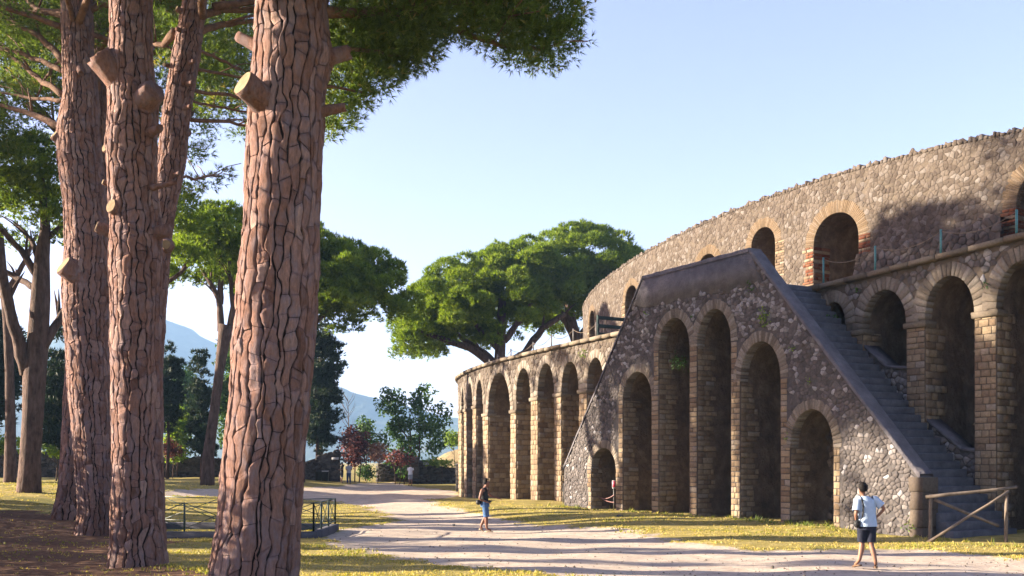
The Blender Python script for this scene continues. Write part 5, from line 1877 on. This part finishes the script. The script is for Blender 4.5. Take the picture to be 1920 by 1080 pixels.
# ------------------------------------------------------------------ wooden barrier at the foot of the stair
DW = 28.0
def wp(x, y, d=DW):
    return px(x, y, d)
o0 = Vector((wp(1744, 1015).x, DW, gz(wp(1744, 1015).x, DW)))
wb = thing('wooden_barrier', 'rustic wooden pole barrier with crossed braces at the foot of the outer stair', 'barrier', o0)
def pole(name, a, b, r0, r1, mat='wood'):
    mb = MB()
    a, b = Vector(a) - o0, Vector(b) - o0
    mb.tube([a.lerp(b, t) + Vector((R.uniform(-.012, .012), 0, R.uniform(-.012, .012))) for t in (0, .25, .5, .75, 1)], [r0, r0 * .97, (r0 + r1) / 2, r1 * 1.03, r1], 9, True, 0.5, 0.12)
    return mb.build(name, M[mat], wb, smooth=True)
pole('post', (wp(1744, 0).x, DW, gz(wp(1744, 0).x, DW) - 0.3), wp(1745, 927), 0.052, 0.046)
pole('post', (wp(1886, 0, 27.6).x, 27.6, gz(wp(1886, 0, 27.6).x, 27.6) - 0.3), wp(1888, 918, 27.6), 0.052, 0.046)
pole('rail', wp(1736, 932, DW - .08), wp(1906, 914, 27.5), 0.048, 0.042)
pole('brace', wp(1737, 1019, DW - .13), wp(1892, 921, 27.45), 0.042, 0.036)
pole('brace', wp(1752, 936, DW + .1), wp(1872, 986, 27.8), 0.045, 0.042)

# ------------------------------------------------------------------ rope barriers and boards on the terrace
def rope_line(label, spots, mp, off, mat, hh=0.95, sag=0.28, base=(0, 0, 0)):
    P_ = []
    for x, yt, yb in spots:
        s, zb = AM.pix(x, yb)
        q = Vector(mp.P(s, 0, off))
        d = q.y
        q.x = (x - CX) / F * d
        z0 = ZC(s) - 0.1
        z1 = CH + (HY - yt) / F * d
        P_.append((Vector((q.x, q.y, z0)), z1))
    org = P_[0][0]
    root = thing('rope_barrier', label, 'barrier', org)
    for p, z1 in P_:
        mb = MB()
        b = p - org
        mb.tube([b, b + Vector((0, 0, z1 - p.z))], [0.035, 0.035], 8)
        mb.tube([b + Vector((0, 0, 0.0)), b + Vector((0, 0, 0.09))], [0.08, 0.08], 8)
        mb.build('post', M[mat], root)
    for (p, z1), (q, w1) in zip(P_[:-1], P_[1:]):
        a, b = p - org + Vector((0, 0, z1 - p.z - 0.06)), q - org + Vector((0, 0, w1 - q.z - 0.06))
        mb = MB()
        pts = []
        for t in np.linspace(0, 1, 12):
            c_ = a.lerp(b, float(t))
            c_.z -= sag * 4 * t * (1 - t)
            pts.append(c_)
        mb.tube(pts, [0.013] * 12, 6)
        mb.build('rope', M['rope'], root)
rope_line('rope barrier on grey posts along the top edge of the left arcade', [(917.7, 674, 690), (933, 664, 685), (958, 654, 679), (1000, 641, 669), (1034, 627, 660), (1075, 616, 651), (1118, 604, 640)], AM, -0.3, 'iron')
rope_line('rope barrier on teal posts along the terrace edge above the right arcade', [(1544, 483, 530), (1641, 461, 507), (1764, 430, 478), (1906, 393, 440)], AM, -0.35, 'teal', sag=0.28)
q0 = px(1121, 592, 49.6)
gd = Vector((NIN[0], NIN[1], 0))
zt_ = ZC(AM.pix(1121, 640)[0]) - 0.08
tg = thing('board_barrier', 'dark green three board barrier across the terrace left of the stair top', 'barrier', (q0.x, q0.y, zt_))
for u in (0.0, 1.6):
    mb = MB()
    b = gd * u
    mb.box((b.x, b.y, (q0.z - zt_) / 2), (0.1, 0.1, q0.z - zt_ + 0.06), ANG, 0.008)
    mb.build('post', M['green_wood'], tg)
for i, zz_ in enumerate((q0.z - zt_ - 0.1, q0.z - zt_ - 0.5, q0.z - zt_ - 0.9)):
    mb = MB()
    off_ = Vector((-T2[0], -T2[1], 0)) * 0.07
    mb.beam(Vector((0, 0, zz_)) + off_ - gd * 0.05, gd * 1.65 + Vector((0, 0, zz_)) + off_, 0.035, 0.17, 0.005)
    mb.build('board', M['green_wood'], tg)

# sign, tape and thin pole at the small arch of the stair
ds = 43.6
q = px(1151, 950, ds)
sg = thing('warning_sign', 'small pink and white notice on a thin post in front of the smallest stair arch', 'sign', (q.x, ds, gz(q.x, ds)))
zs = px(0, 908.5, ds).z - gz(q.x, ds)
mb = MB()
mb.tube([(0, 0.03, -0.2), (0, 0.03, zs + 0.15)], [0.022, 0.02], 7)
mb.build('post', M['iron'], sg)
mb = MB()
mb.box((0, 0, zs), (0.15, 0.02, 0.36), -0.2, 0.004)
bd = mb.build('board', M['white'], sg)
mb = MB()
mb.box((0, -0.014, zs + 0.02), (0.13, 0.01, 0.26), -0.2)
mb.build('notice', M['pink'], bd)
mb = MB()
for k_, (zz_, sg_) in enumerate(((0.0, 0.42), (-0.3, 0.2))):
    a, b = px(1111, 921, ds + 0.6) - Vector((q.x, ds, gz(q.x, ds))), Vector((0, -0.02, px(0, 928 + 14 * k_, ds).z - gz(q.x, ds)))
    pts = []
    for t in np.linspace(0, 1, 10):
        c_ = a.lerp(b, float(t))
        c_.z -= sg_ * 2.2 * t * (1 - t) + 0.0
        pts.append(c_)
    v, f = [], []
    for p in pts:
        v += [p + Vector((0, 0, 0.022)), p + Vector((0, -0.012, 0.022)), p + Vector((0, -0.012, -0.022)), p + Vector((0, 0, -0.022))]
    for i in range(9):
        for j in range(4):
            f.append((i * 4 + j, i * 4 + (j + 1) % 4, i * 4 + 4 + (j + 1) % 4, i * 4 + 4 + j))
    mb.add(v, f, 0.5)
tp = mb.build('barrier_tape', M['tape'])
tp.location = (q.x, ds, gz(q.x, ds))
tag(tp, 'faded red and white barrier tape hanging across the smallest stair arch', 'tape')
q = px(1056, 950, 46.9)
mb = MB()
mb.tube([(0, 0, -0.2), (0.01, 0, 1.05)], [0.022, 0.02], 7)
mb.tube([(0.0, 0, 1.0), (0.22, 0.02, 1.0)], [0.014, 0.014], 6)
po = mb.build('thin_pole', M['iron'])
po.location = (q.x, 46.9, gz(q.x, 46.9))
tag(po, 'thin dark metal pole at the left foot of the stair wall', 'pole')

# ------------------------------------------------------------------ plants growing out of the masonry
def wall_plant(label, x, y, r, mat='leaf', mp=SM, n=3, off=0.1, droop=0.6):
    s, z = mp.pix(x, y)
    p = Vector(mp.P(s, z, off))
    root = thing('wall_plant', label, 'plant', p, group='plants growing on the stair wall')
    lb = []
    for i in range(n):
        lb.append((p.x + R.uniform(-r, r) * 0.5, p.y + R.uniform(-r, r) * 0.4, p.z + R.uniform(-r, r) * droop, r * R.uniform(0.5, 0.8)))
    quad_obj('foliage', leaves(lb, 520, 0.09, 1.0, 0.2, tuple(p)), mat, root)
    mb = MB()
    bk = Vector(mp.P(s, z - r * 0.3, -0.05)) - p
    for i in range(4):
        mb.tube([bk, bk * 0.3 + Vector((R.uniform(-r, r) * .5, 0, R.uniform(-.2, .4) * r))], [0.012, 0.006], 4)
    mb.build('stem', M['limb'], root)
wall_plant('large green tuft growing from the stair wall below the sloping coping', 1436, 592, 0.38, 'leaf_bright', n=6)
wall_plant('tuft of plants high on the stair wall near the top corner', 1407, 538, 0.24, 'leaf', n=3)
wall_plant('dark bushy plant hanging in the left of the two tallest stair arches', 1252, 678, 0.42, 'leaf', n=5, off=-0.6)
wall_plant('small weed on the stair wall right of the middle arches', 1522, 716, 0.17, 'leaf_bright', n=2)
wall_plant('yellowish weeds on the stair wall above the smaller right arches', 1490, 655, 0.16, 'leaf_bright', n=2)
wall_plant('weed on the pier left of the lowest right arch', 1477, 818, 0.17, 'leaf_bright', n=2)
wall_plant('small weed above the two tall stair arches', 1299, 595, 0.14, 'leaf', n=2)
wall_plant('small weed on the stair wall left of the tall arches', 1216, 588, 0.15, 'leaf_bright', n=2)
wall_plant('leafy weed at the foot of the corner blocks by the stair', 1706, 978, 0.22, 'leaf_bright', n=3)
wall_plant('yellow grass tuft growing on the arcade above the last free arch', 1098, 665, 0.3, 'leaf_bright', AM, 3)
wall_plant('small weed on the arcade between two big right arches', 1852, 536, 0.16, 'leaf', AM, 2)
wall_plant('green plants on the steps under the smallest right arch', 1568, 600, 0.26, 'leaf', AM, 4, 0.3)
wall_plant('small weed under the terrace edge above the steps', 1610, 545, 0.12, 'leaf', AM, 2)

# ------------------------------------------------------------------ grass, weeds and pebbles on the ground
def region(x, y):
    i = np.clip(np.searchsorted(gx, x), 1, nx - 1)
    j = np.clip(np.searchsorted(gy, y), 1, ny - 1)
    return pathm[j, i], lit[j, i]
N = 52000
u = NR.random(N)
dd = 19.0 * (74.0 / 19.0) ** (u ** 1.15)
xx = (NR.random(N) * 2060 - 70 - CX) / F * dd
pm_, lm_ = region(xx, dd)
qst = (xx - ANC[0]) * NIN[0] + (dd - ANC[1]) * NIN[1]
keep = (NR.random(N) > pm_ * 1.04) & (NR.random(N) > lm_ * 0.85) & (qst < -0.05)
patch = wobble(xx, dd, 1, 0.8, 3) + wobble(xx, dd, 0.6, 2.3, 1)
keep &= NR.random(N) < 0.55 + 0.4 * patch
xx, dd, patch, qst = xx[keep], dd[keep], patch[keep], qst[keep]
m = len(xx)
base = np.stack([xx, dd, g(xx, dd) - 0.01], 1)
near_wall = sstep(-1.4, -0.1, qst) * (dd < 47)
kk = 5
base = np.repeat(base, kk, 0) + np.concatenate([NR.normal(0, 0.05, (m * kk, 2)), np.zeros((m * kk, 1))], 1)
hgt = np.repeat(0.02 + 0.045 * NR.random(m) + 0.025 * np.clip(patch, 0, 1) + 0.16 * near_wall * NR.random(m), kk)[:, None] * (0.6 + 0.7 * NR.random((m * kk, 1)))
dirn = unit(np.concatenate([0.55 * NR.normal(size=(m * kk, 2)), np.ones((m * kk, 1))], 1))
side = unit(np.cross(dirn, NR.normal(size=(m * kk, 3)))) * (0.010 + 0.00028 * np.repeat(dd, kk)[:, None])
V = np.stack([base - side, base + side, base + dirn * hgt], 1).reshape(-1, 3)
green = np.repeat(0.70 - 0.26 * patch - 0.5 * near_wall, kk) + 0.2 * NR.normal(size=m * kk)
gro = link('grass', tri_mesh('grass', V, np.arange(len(V)), np.repeat(np.clip(green, 0, 1), 3)), M['grass'], None, 'stuff')
# pebbles and clods
mb_v, mb_f, mb_t = [], [], []
N = 2600
dd = 19.3 * (50.0 / 19.3) ** (NR.random(N) ** 1.1)
xx = (NR.random(N) * 1960 - 20 - CX) / F * dd
pm_, lm_ = region(xx, dd)
for x, y in zip(xx[pm_ > 0.3], dd[pm_ > 0.3]):
    r_ = 0.012 + 0.03 * R.random() ** 4
    z = gz(x, y) - 0.045
    b = len(mb_v)
    for i in range(5):
        a = i * 1.2566
        mb_v.append((x + r_ * math.cos(a) * R.uniform(.7, 1.3), y + r_ * math.sin(a) * R.uniform(.7, 1.3), z - 0.005))
    mb_v.append((x + R.uniform(-.3, .3) * r_, y, z + r_ * R.uniform(.6, 1.1)))
    mb_f += [(b + i, b + (i + 1) % 5, b + 5) for i in range(5)]
    mb_t += [R.random()] * 6
link('gravel', poly_mesh('gravel', mb_v, mb_f, mb_t), M['cornice'], None, 'stuff')
for x, y, r_, lab in ((851, 984, 0.07, 'dark stone lying on the path behind the walking visitor'), (1163, 968, 0.12, 'brown stone lying at the edge of the grass before the stair arches')):
    p = hit(x, y)
    bm = bmesh.new()
    bmesh.ops.create_icosphere(bm, subdivisions=2, radius=r_)
    for v_ in bm.verts:
        v_.co *= 1 + 0.35 * noise.noise(v_.co * 6 + Vector((x, 0, 0)))
        v_.co.z *= 0.55
    me = bpy.data.meshes.new('rock')
    bm.to_mesh(me)
    bm.free()
    o = link('rock', me, M['step'])
    o.location = p
    tag(o, lab, 'rock')

# ------------------------------------------------------------------ people
M['skin'] = m_plain('skin', (0.20, 0.10, 0.062), 0.55, 0.35, 0.1, 30)
M['skin_tan'] = m_plain('tanned_skin', (0.17, 0.075, 0.045), 0.55, 0.35, 0.1, 30)
M['hair'] = m_plain('dark_hair', (0.006, 0.0045, 0.004), 0.75, 0.15, 0.3, 60)
M['shirt'] = m_plain('pale_blue_shirt', (0.33, 0.42, 0.53), 0.9, 0.1, 0.06, 12)
M['shorts'] = m_plain('navy_shorts', (0.018, 0.02, 0.032), 0.9, 0.1, 0.2, 12)
M['top'] = m_plain('black_top', (0.02, 0.02, 0.02), 0.85, 0.15, 0.2, 12)
M['denim'] = m_plain('denim', (0.05, 0.10, 0.20), 0.9, 0.1, 0.25, 16)
M['shoe'] = m_plain('sandal_leather', (0.10, 0.055, 0.03), 0.6, 0.3, 0.2, 30)
M['shoe_pale'] = m_plain('pale_shoe', (0.45, 0.33, 0.2), 0.6, 0.3, 0.1, 30)
M['black'] = m_plain('black_fabric', (0.012, 0.012, 0.013), 0.6, 0.3, 0.2, 30)
M['grey_cloth'] = m_plain('grey_cloth', (0.28, 0.30, 0.34), 0.9, 0.1, 0.1, 12)
M['white_cloth'] = m_plain('white_cloth', (0.72, 0.72, 0.74), 0.9, 0.1, 0.05, 12)
M['blue_jeans'] = m_plain('blue_jeans', (0.03, 0.055, 0.13), 0.9, 0.1, 0.2, 12)

def skin_mesh(name, J, E_, rad, mat, parent, root='pelvis', sub=1):
    names = list(J)
    names.sort(key=lambda n: n != root)
    me = bpy.data.meshes.new(name)
    me.from_pydata([J[n] for n in names], [(names.index(a), names.index(b)) for a, b in E_], [])
    tmp = bpy.data.objects.new(name + '_tmp', me)
    COL.objects.link(tmp)
    md = tmp.modifiers.new('skin', 'SKIN')
    md.use_smooth_shade = True
    sk = me.skin_vertices[0].data
    for i, n in enumerate(names):
        r = rad[n]
        sk[i].radius = (r, r)
        sk[i].use_root = i == 0
    ss_ = tmp.modifiers.new('sub', 'SUBSURF')
    ss_.levels = ss_.render_levels = sub
    dg = bpy.context.evaluated_depsgraph_get()
    out = bpy.data.meshes.new_from_object(tmp.evaluated_get(dg))
    bpy.data.objects.remove(tmp)
    out.materials.clear()
    return link(name, out, M[mat], parent)

def loft(rings, n=20, seed=0, fold=0.02):
    """rings: (x, y, z, half width, half depth, twist of the width axis)"""
    v, f = [], []
    for j, (x, y, z, a, b, tw) in enumerate(rings):
        for i in range(n):
            t = 2 * math.pi * i / n
            k_ = 1 + fold * 2.2 * noise.noise(Vector((math.cos(t) * 2 + seed, math.sin(t) * 2, z * 6)))
            cx_, cy_ = a * math.cos(t) * k_, b * math.sin(t) * k_
            v.append((x + cx_ * math.cos(tw) - cy_ * math.sin(tw), y + cx_ * math.sin(tw) + cy_ * math.cos(tw), z))
    for j in range(len(rings) - 1):
        f += [(j * n + i, j * n + (i + 1) % n, (j + 1) * n + (i + 1) % n, (j + 1) * n + i) for i in range(n)]
    return v, f

def person(label, base, J, clothes, hair, skin='skin', rz=0.0, face=(0, 1), scale=1.0, fingers=True, back_hair=0.0):
    root = thing('person', label, 'person', base, rz)
    if scale != 1.0:
        root.scale = (scale,) * 3
    J = {k_: Vector(v_) for k_, v_ in J.items()}
    fx = Vector((face[0], face[1], 0)).normalized()
    sx = Vector((fx.y, -fx.x, 0))
    hd = J['head']
    J['jaw'] = hd + fx * 0.025 - Vector((0, 0, 0.075))
    J['crown'] = hd + Vector((0, 0, 0.075)) - fx * 0.012
    J['nose'] = hd + fx * 0.112 - Vector((0, 0, 0.012))
    J['ear_left'], J['ear_right'] = hd - sx * 0.088 - fx * 0.01, hd + sx * 0.088 - fx * 0.01
    E_ = [('pelvis', 'waist'), ('waist', 'chest'), ('chest', 'neck'), ('neck', 'jaw'), ('jaw', 'head'), ('head', 'crown'), ('head', 'nose'), ('head', 'ear_left'), ('head', 'ear_right')]
    rad = dict(pelvis=.12, waist=.105, chest=.115, neck=.052, jaw=.066, head=.092, crown=.066, nose=.017, ear_left=.018, ear_right=.018)
    for s in 'LR':
        E_ += [('chest', 'sh' + s), ('sh' + s, 'el' + s), ('el' + s, 'wr' + s), ('wr' + s, 'pa' + s), ('pelvis', 'hi' + s), ('hi' + s, 'kn' + s), ('kn' + s, 'ca' + s), ('ca' + s, 'an' + s), ('an' + s, 'to' + s)]
        w, e = J['wr' + s], J['el' + s]
        d = (w - e).normalized()
        if 'pa' + s not in J:
            J['pa' + s] = w + d * 0.07
        J['ca' + s] = J['kn' + s].lerp(J['an' + s], 0.3) - fx * 0.015
        rad.update({'sh' + s: .062, 'el' + s: .040, 'wr' + s: .027, 'pa' + s: .030, 'hi' + s: .088, 'kn' + s: .060, 'ca' + s: .066, 'an' + s: .040, 'to' + s: .03})
        if fingers:
            pd = (J['pa' + s] - w).normalized()
            side = pd.cross(Vector((0, 0, 1)))
            side = side.normalized() if side.length > 0.1 else Vector((1, 0, 0))
            curl = Vector((0, 0, -1)) - pd * pd.dot(Vector((0, 0, -1)))
            for i, ln in enumerate((0.066, 0.078, 0.072, 0.055)):
                k0, k1 = 'f%d%sa' % (i, s), 'f%d%sb' % (i, s)
                J[k0] = J['pa' + s] + side * (i - 1.5) * 0.019 + pd * 0.045
                J[k1] = J[k0] + pd * ln * 0.55 + curl * ln * 0.4
                E_ += [('pa' + s, k0), (k0, k1)]
                rad[k0], rad[k1] = .0095, .0075
            J['th' + s] = w + pd * 0.03 + side * (-0.045)
            J['tt' + s] = J['th' + s] + pd * 0.045 + curl * 0.015 - side * 0.008
            E_ += [('wr' + s, 'th' + s), ('th' + s, 'tt' + s)]
            rad['th' + s], rad['tt' + s] = .012, .009
    body = skin_mesh('body', J, E_, rad, skin, root)
    # eyes
    for s in (-1, 1):
        mb = MB()
        c = hd + fx * 0.086 + sx * 0.032 * s + Vector((0, 0, 0.012))
        mb.tube([c - fx * 0.004, c + fx * 0.006], [0.012, 0.006], 8)
        mb.build('eye', M['hair'], root)
    mb = MB()
    c = hd + fx * 0.088 - Vector((0, 0, 0.062))
    mb.beam(c - sx * 0.022, c + sx * 0.022, 0.012, 0.01)
    mb.build('mouth', M['skin_tan'], root)
    # hair cap
    v, f = [], []
    for j in range(7):
        th_ = j / 6 * 2.3
        for i in range(18):
            ph = 2 * math.pi * i / 18
            d = Vector((math.sin(th_) * math.cos(ph), math.sin(th_) * math.sin(ph), math.cos(th_)))
            front = d.dot(fx)
            hx = Vector((math.cos(ph), math.sin(ph), 0)).dot(fx)
            low = min(th_, 2.25 if hx < -0.2 else 1.75 if hx < 0.25 else 1.0)
            d = Vector((math.sin(low) * math.cos(ph), math.sin(low) * math.sin(ph), math.cos(low)))
            r_ = 0.112 * (1 + 0.09 * noise.noise(d * 5 + hd))
            p = hd - fx * 0.012 + Vector((0, 0, 0.028)) + Vector((d.x * r_ * 0.93, d.y * r_ * 0.93, d.z * r_ * 1.08)) - fx * (0.0)
            v.append(p)
    for j in range(6):
        f += [(j * 18 + i, j * 18 + (i + 1) % 18, (j + 1) * 18 + (i + 1) % 18, (j + 1) * 18 + i) for i in range(18)]
    link('hair', poly_mesh('hair', v, f, None, True), M[hair], root)
    clothes(root, J, fx, sx)
    return root

def garment(root, name, mat, rings=(), tubes=(), fold=0.02, seed=0):
    mb = MB()
    if rings:
        v, f = loft(rings, 20, seed, fold)
        mb.add(v, f, 0.5)
    for pts, rr_ in tubes:
        v, f = tube_geo(pts, rr_, 12, False, 0.08)
        mb.add(v, f, 0.5)
    return mb.build(name, M[mat], root, smooth=True)

def shoes(root, J, fx, mat, name='sandal'):
    for s in 'LR':
        a, t = J['an' + s], J['to' + s]
        mb = MB()
        d = t - a
        d.z = 0
        d = d.normalized() if d.length > 0.02 else fx
        heel = Vector((a.x, a.y, a.z - 0.075)) - d * 0.05
        toe = Vector((t.x, t.y, t.z - 0.022)) + d * 0.05
        mid_ = heel.lerp(toe, 0.5) + Vector((0, 0, 0.01))
        v, f = [], []
        ax = (toe - heel).normalized()
        sd_ = Vector((-d.y, d.x, 0))
        up_ = ax.cross(-sd_)
        for c_, w in ((heel, 0.034), (heel.lerp(toe, .3), 0.038), (mid_, 0.04), (heel.lerp(toe, .8), 0.046), (toe, 0.03)):
            v += [c_ - sd_ * w, c_ + sd_ * w, c_ + sd_ * w * .9 + up_ * 0.035, c_ - sd_ * w * .9 + up_ * 0.035]
        for j in range(4):
            f += [(j * 4 + i, j * 4 + (i + 1) % 4, j * 4 + 4 + (i + 1) % 4, j * 4 + 4 + i) for i in range(4)]
        f += [(3, 2, 1, 0), (16, 17, 18, 19)]
        mb.add(v, f, 0.5)
        mb.build(name, M[mat], root)

# man seen from behind at the right
pm1 = hit(1628, 1063)
JM = dict(pelvis=(-.03, 0, .90), waist=(-.035, .0, 1.06), chest=(-.045, .0, 1.27), neck=(-.09, .01, 1.475), head=(-.11, .03, 1.615),
          shL=(-.215, .0, 1.39), elL=(-.285, -.09, 1.10), wrL=(-.225, .06, .925), paL=(-.19, .10, .87), shR=(.13, .0, 1.40), elR=(.315, -.07, 1.215), wrR=(.185, .04, 1.03), paR=(.15, .10, .985),
          hiL=(-.125, .0, .86), knL=(-.10, .09, .475), anL=(-.195, -.02, .135), toL=(-.235, .15, .03), hiR=(.06, .0, .86), knR=(.055, .0, .47), anR=(.115, -.12, .095), toR=(.165, .05, .028))
def man_clothes(root, J, fx, sx):
    garment(root, 'shirt', 'shirt', [(-.015, 0, .845, .205, .15, 0), (-.02, 0, .90, .205, .152, 0), (-.03, 0, 1.0, .195, .142, .04), (-.04, 0, 1.12, .195, .138, .03), (-.042, 0, 1.24, .2, .137, 0), (-.042, 0, 1.34, .2, .128, 0), (-.045, 0, 1.40, .178, .108, 0), (-.06, 0, 1.44, .115, .085, 0), (-.078, .005, 1.475, .072, .07, 0)],
            [([J['shL'] + Vector((.05, 0, .01)), J['shL'] + Vector((-.01, 0, -.01)), J['shL'].lerp(J['elL'], .45), J['shL'].lerp(J['elL'], .78)], [.085, .086, .084, .088]),
             ([J['shR'] + Vector((-.05, 0, .0)), J['shR'], J['shR'].lerp(J['elR'], .4), J['shR'].lerp(J['elR'], .72)], [.085, .086, .084, .088])], 0.035, 3)
    garment(root, 'shorts', 'shorts', [(-.03, 0, .96, .17, .125, 0), (-.03, 0, .85, .185, .135, 0), (-.03, 0, .77, .18, .13, 0)],
            [([J['hiL'] + Vector((.005, 0, .02)), J['hiL'].lerp(J['knL'], .45), J['hiL'].lerp(J['knL'], .86)], [.108, .104, .098]), ([J['hiR'] + Vector((-.005, 0, .02)), J['hiR'].lerp(J['knR'], .45), J['hiR'].lerp(J['knR'], .86)], [.108, .104, .098])], 0.03, 5)
    shoes(root, J, fx, 'shoe')
man = person('man in a pale blue shirt and dark shorts seen from behind near the stair', pm1, JM, man_clothes, 'hair', 'skin', 0, (-.35, 1))
mb = MB()
sh = Vector(JM['shL'])
pts = [Vector((-.165, .10, 1.40)), Vector((-.165, .0, 1.47)), Vector((-.16, -.115, 1.38)), Vector((-.15, -.150, 1.25)), Vector((-.175, -.16, 1.05)), Vector((-.225, -.12, .95))]
for a, b in zip(pts[:-1], pts[1:]):
    mb.beam(a, b, 0.035, 0.012)
st_ = mb.build('shoulder_strap', M['black'])
st_.location = pm1
tag(st_, 'narrow black strap over the left shoulder of the man in pale blue', 'strap')
bm = bmesh.new()
bmesh.ops.create_icosphere(bm, subdivisions=2, radius=1)
for v_ in bm.verts:
    v_.co = Vector((v_.co.x * .075, v_.co.y * .07, v_.co.z * .09))
me = bpy.data.meshes.new('pouch')
bm.to_mesh(me)
bm.free()
po = link('pouch', me, M['black'])
po.location = Vector(pm1) + Vector((-.245, -.045, .90))
tag(po, 'small black pouch at the left hip of the man in pale blue', 'pouch')

# woman walking to the right
pw = hit(908, 996)
JW = dict(pelvis=(.03, 0, .88), waist=(.0, 0, 1.03), chest=(-.02, 0, 1.23), neck=(.03, 0, 1.42), head=(.075, 0, 1.555),
          shL=(.03, .165, 1.345), elL=(.20, .22, 1.13), wrL=(.42, .20, 1.06), shR=(-.06, -.165, 1.345), elR=(-.15, -.22, 1.04), wrR=(.10, -.20, .945),
          hiL=(.03, .085, .84), knL=(.055, .08, .46), anL=(-.115, .09, .16), toL=(-.06, .09, .03), hiR=(.03, -.085, .84), knR=(.075, -.08, .46), anR=(.085, -.08, .09), toR=(.235, -.08, .028))
def woman_clothes(root, J, fx, sx):
    garment(root, 'top', 'top', [(.02, 0, .88, .14, .175, 0), (.01, 0, .98, .128, .165, 0), (-.005, 0, 1.1, .125, .16, 0), (-.015, 0, 1.22, .135, .17, 0), (-.015, 0, 1.31, .12, .155, 0), (-.01, 0, 1.365, .085, .125, 0), (.01, 0, 1.40, .06, .085, 0)], (), 0.03, 7)
    garment(root, 'denim_shorts', 'denim', [(.025, 0, .97, .13, .165, 0), (.02, 0, .86, .15, .185, 0), (.025, 0, .78, .145, .18, 0)],
            [([J['hiL'] + Vector((0, 0, .02)), J['hiL'].lerp(J['knL'], .5), J['hiL'].lerp(J['knL'], .98)], [.105, .10, .092]), ([J['hiR'] + Vector((0, 0, .02)), J['hiR'].lerp(J['knR'], .5), J['hiR'].lerp(J['knR'], .98)], [.105, .10, .092])], 0.03, 9)
    shoes(root, J, fx, 'shoe_pale', 'shoe')
woman = person('woman in a black sleeveless top and denim shorts walking across the sunlit path', pw, JW, woman_clothes, 'hair', 'skin_tan', 0, (1, 0.15))
mb = MB()
mb.box((0, 0, 0), (.06, .12, .08), 0, .015)
mb.tube([(.025, 0, 0), (.075, 0, 0)], [.034, .032], 12)
cm = mb.build('photo_camera', M['black'])
cm.location = Vector(pw) + Vector((.165, -.17, .96))
tag(cm, 'black camera held at the waist of the walking woman', 'camera')
mb = MB()
mb.box((0, 0, 0), (.15, .14, .16), 0.2, .045)
cm = mb.build('belt_bag', M['black'])
cm.location = Vector(pw) + Vector((-.185, -.08, .93))
tag(cm, 'black bag carried behind the hip of the walking woman', 'bag')

# three small figures by the gate
def std_pose(arm=0.0):
    return dict(pelvis=(0, 0, .9), waist=(0, 0, 1.06), chest=(0, 0, 1.27), neck=(0, 0, 1.47), head=(0, 0.02, 1.61),
                shL=(-.18, 0, 1.4), elL=(-.24, -.03, 1.12), wrL=(-.15 - .05 * (1 - arm), -.16 * arm, .9 + .2 * arm), shR=(.18, 0, 1.4), elR=(.24, -.03, 1.12), wrR=(.15 + .05 * (1 - arm), -.16 * arm, .9 + .2 * arm),
                hiL=(-.09, 0, .86), knL=(-.10, .02, .48), anL=(-.11, -.03, .09), toL=(-.13, .12, .028), hiR=(.09, 0, .86), knR=(.10, .0, .48), anR=(.11, -.05, .09), toR=(.13, .10, .028))
def far_clothes(top, low, long_):
    def fn(root, J, fx, sx):
        garment(root, 'shirt', top, [(0, 0, .86, .19, .14, 0), (0, 0, 1.0, .18, .13, 0), (0, 0, 1.25, .19, .13, 0), (0, 0, 1.4, .17, .11, 0), (0, 0, 1.47, .07, .07, 0)],
                [([J['shL'], J['shL'].lerp(J['elL'], .7)], [.08, .08]), ([J['shR'], J['shR'].lerp(J['elR'], .7)], [.08, .08])])
        tb = []
        for s in 'LR':
            pts_ = [J['hi' + s] + Vector((0, 0, .02)), J['kn' + s]] + ([J['an' + s]] if long_ else [])
            tb.append((pts_, [.105, .085, .07][:len(pts_)]))
        garment(root, 'trousers' if long_ else 'shorts', low, [(0, 0, .96, .165, .125, 0), (0, 0, .8, .18, .13, 0)], tb)
        shoes(root, J, fx, 'black', 'shoe')
    return fn
for x, d, lab, top, low, lg, arm, rz in ((654, 82.5, 'person in a grey shirt and blue trousers standing at the garden gate', 'grey_cloth', 'blue_jeans', True, 1.0, 0.5), (641, 84.5, 'person in dark clothes standing by the end pillar of the left garden wall', 'top', 'shorts', False, 1.0, -1.2), (769.5, 82.0, 'person in a white shirt and shorts near the right garden wall', 'white_cloth', 'grey_cloth', False, 0.3, 2.8)):
    X = (x - CX) / F * d
    person(lab, (X, d, gz(X, d) - 0.01), std_pose(arm), far_clothes(top, low, lg), 'hair', 'skin', rz, (0, 1), 1.0, False)

# ------------------------------------------------------------------ haze: the sunlit summer air between here and the mountains
k = NT('summer_haze')
vol = k.n('ShaderNodeVolumePrincipled')
vol.inputs['Color'].default_value = (0.36, 0.62, 1.0, 1)
vol.inputs['Density'].default_value = 0.00021
vol.inputs['Anisotropy'].default_value = 0.0
k.l(vol.outputs[0], k.out.inputs['Volume'])
bm = bmesh.new()
bmesh.ops.create_cube(bm, size=1.0)
zlo, zhi = -3.0, 420.0
for v_ in bm.verts:
    v_.co = Vector((v_.co.x * 8600, v_.co.y * 8600, zlo if v_.co.z < 0 else zhi))
me = bpy.data.meshes.new('haze')
bm.to_mesh(me)
bm.free()
link('haze', me, k.m, None, 'stuff')
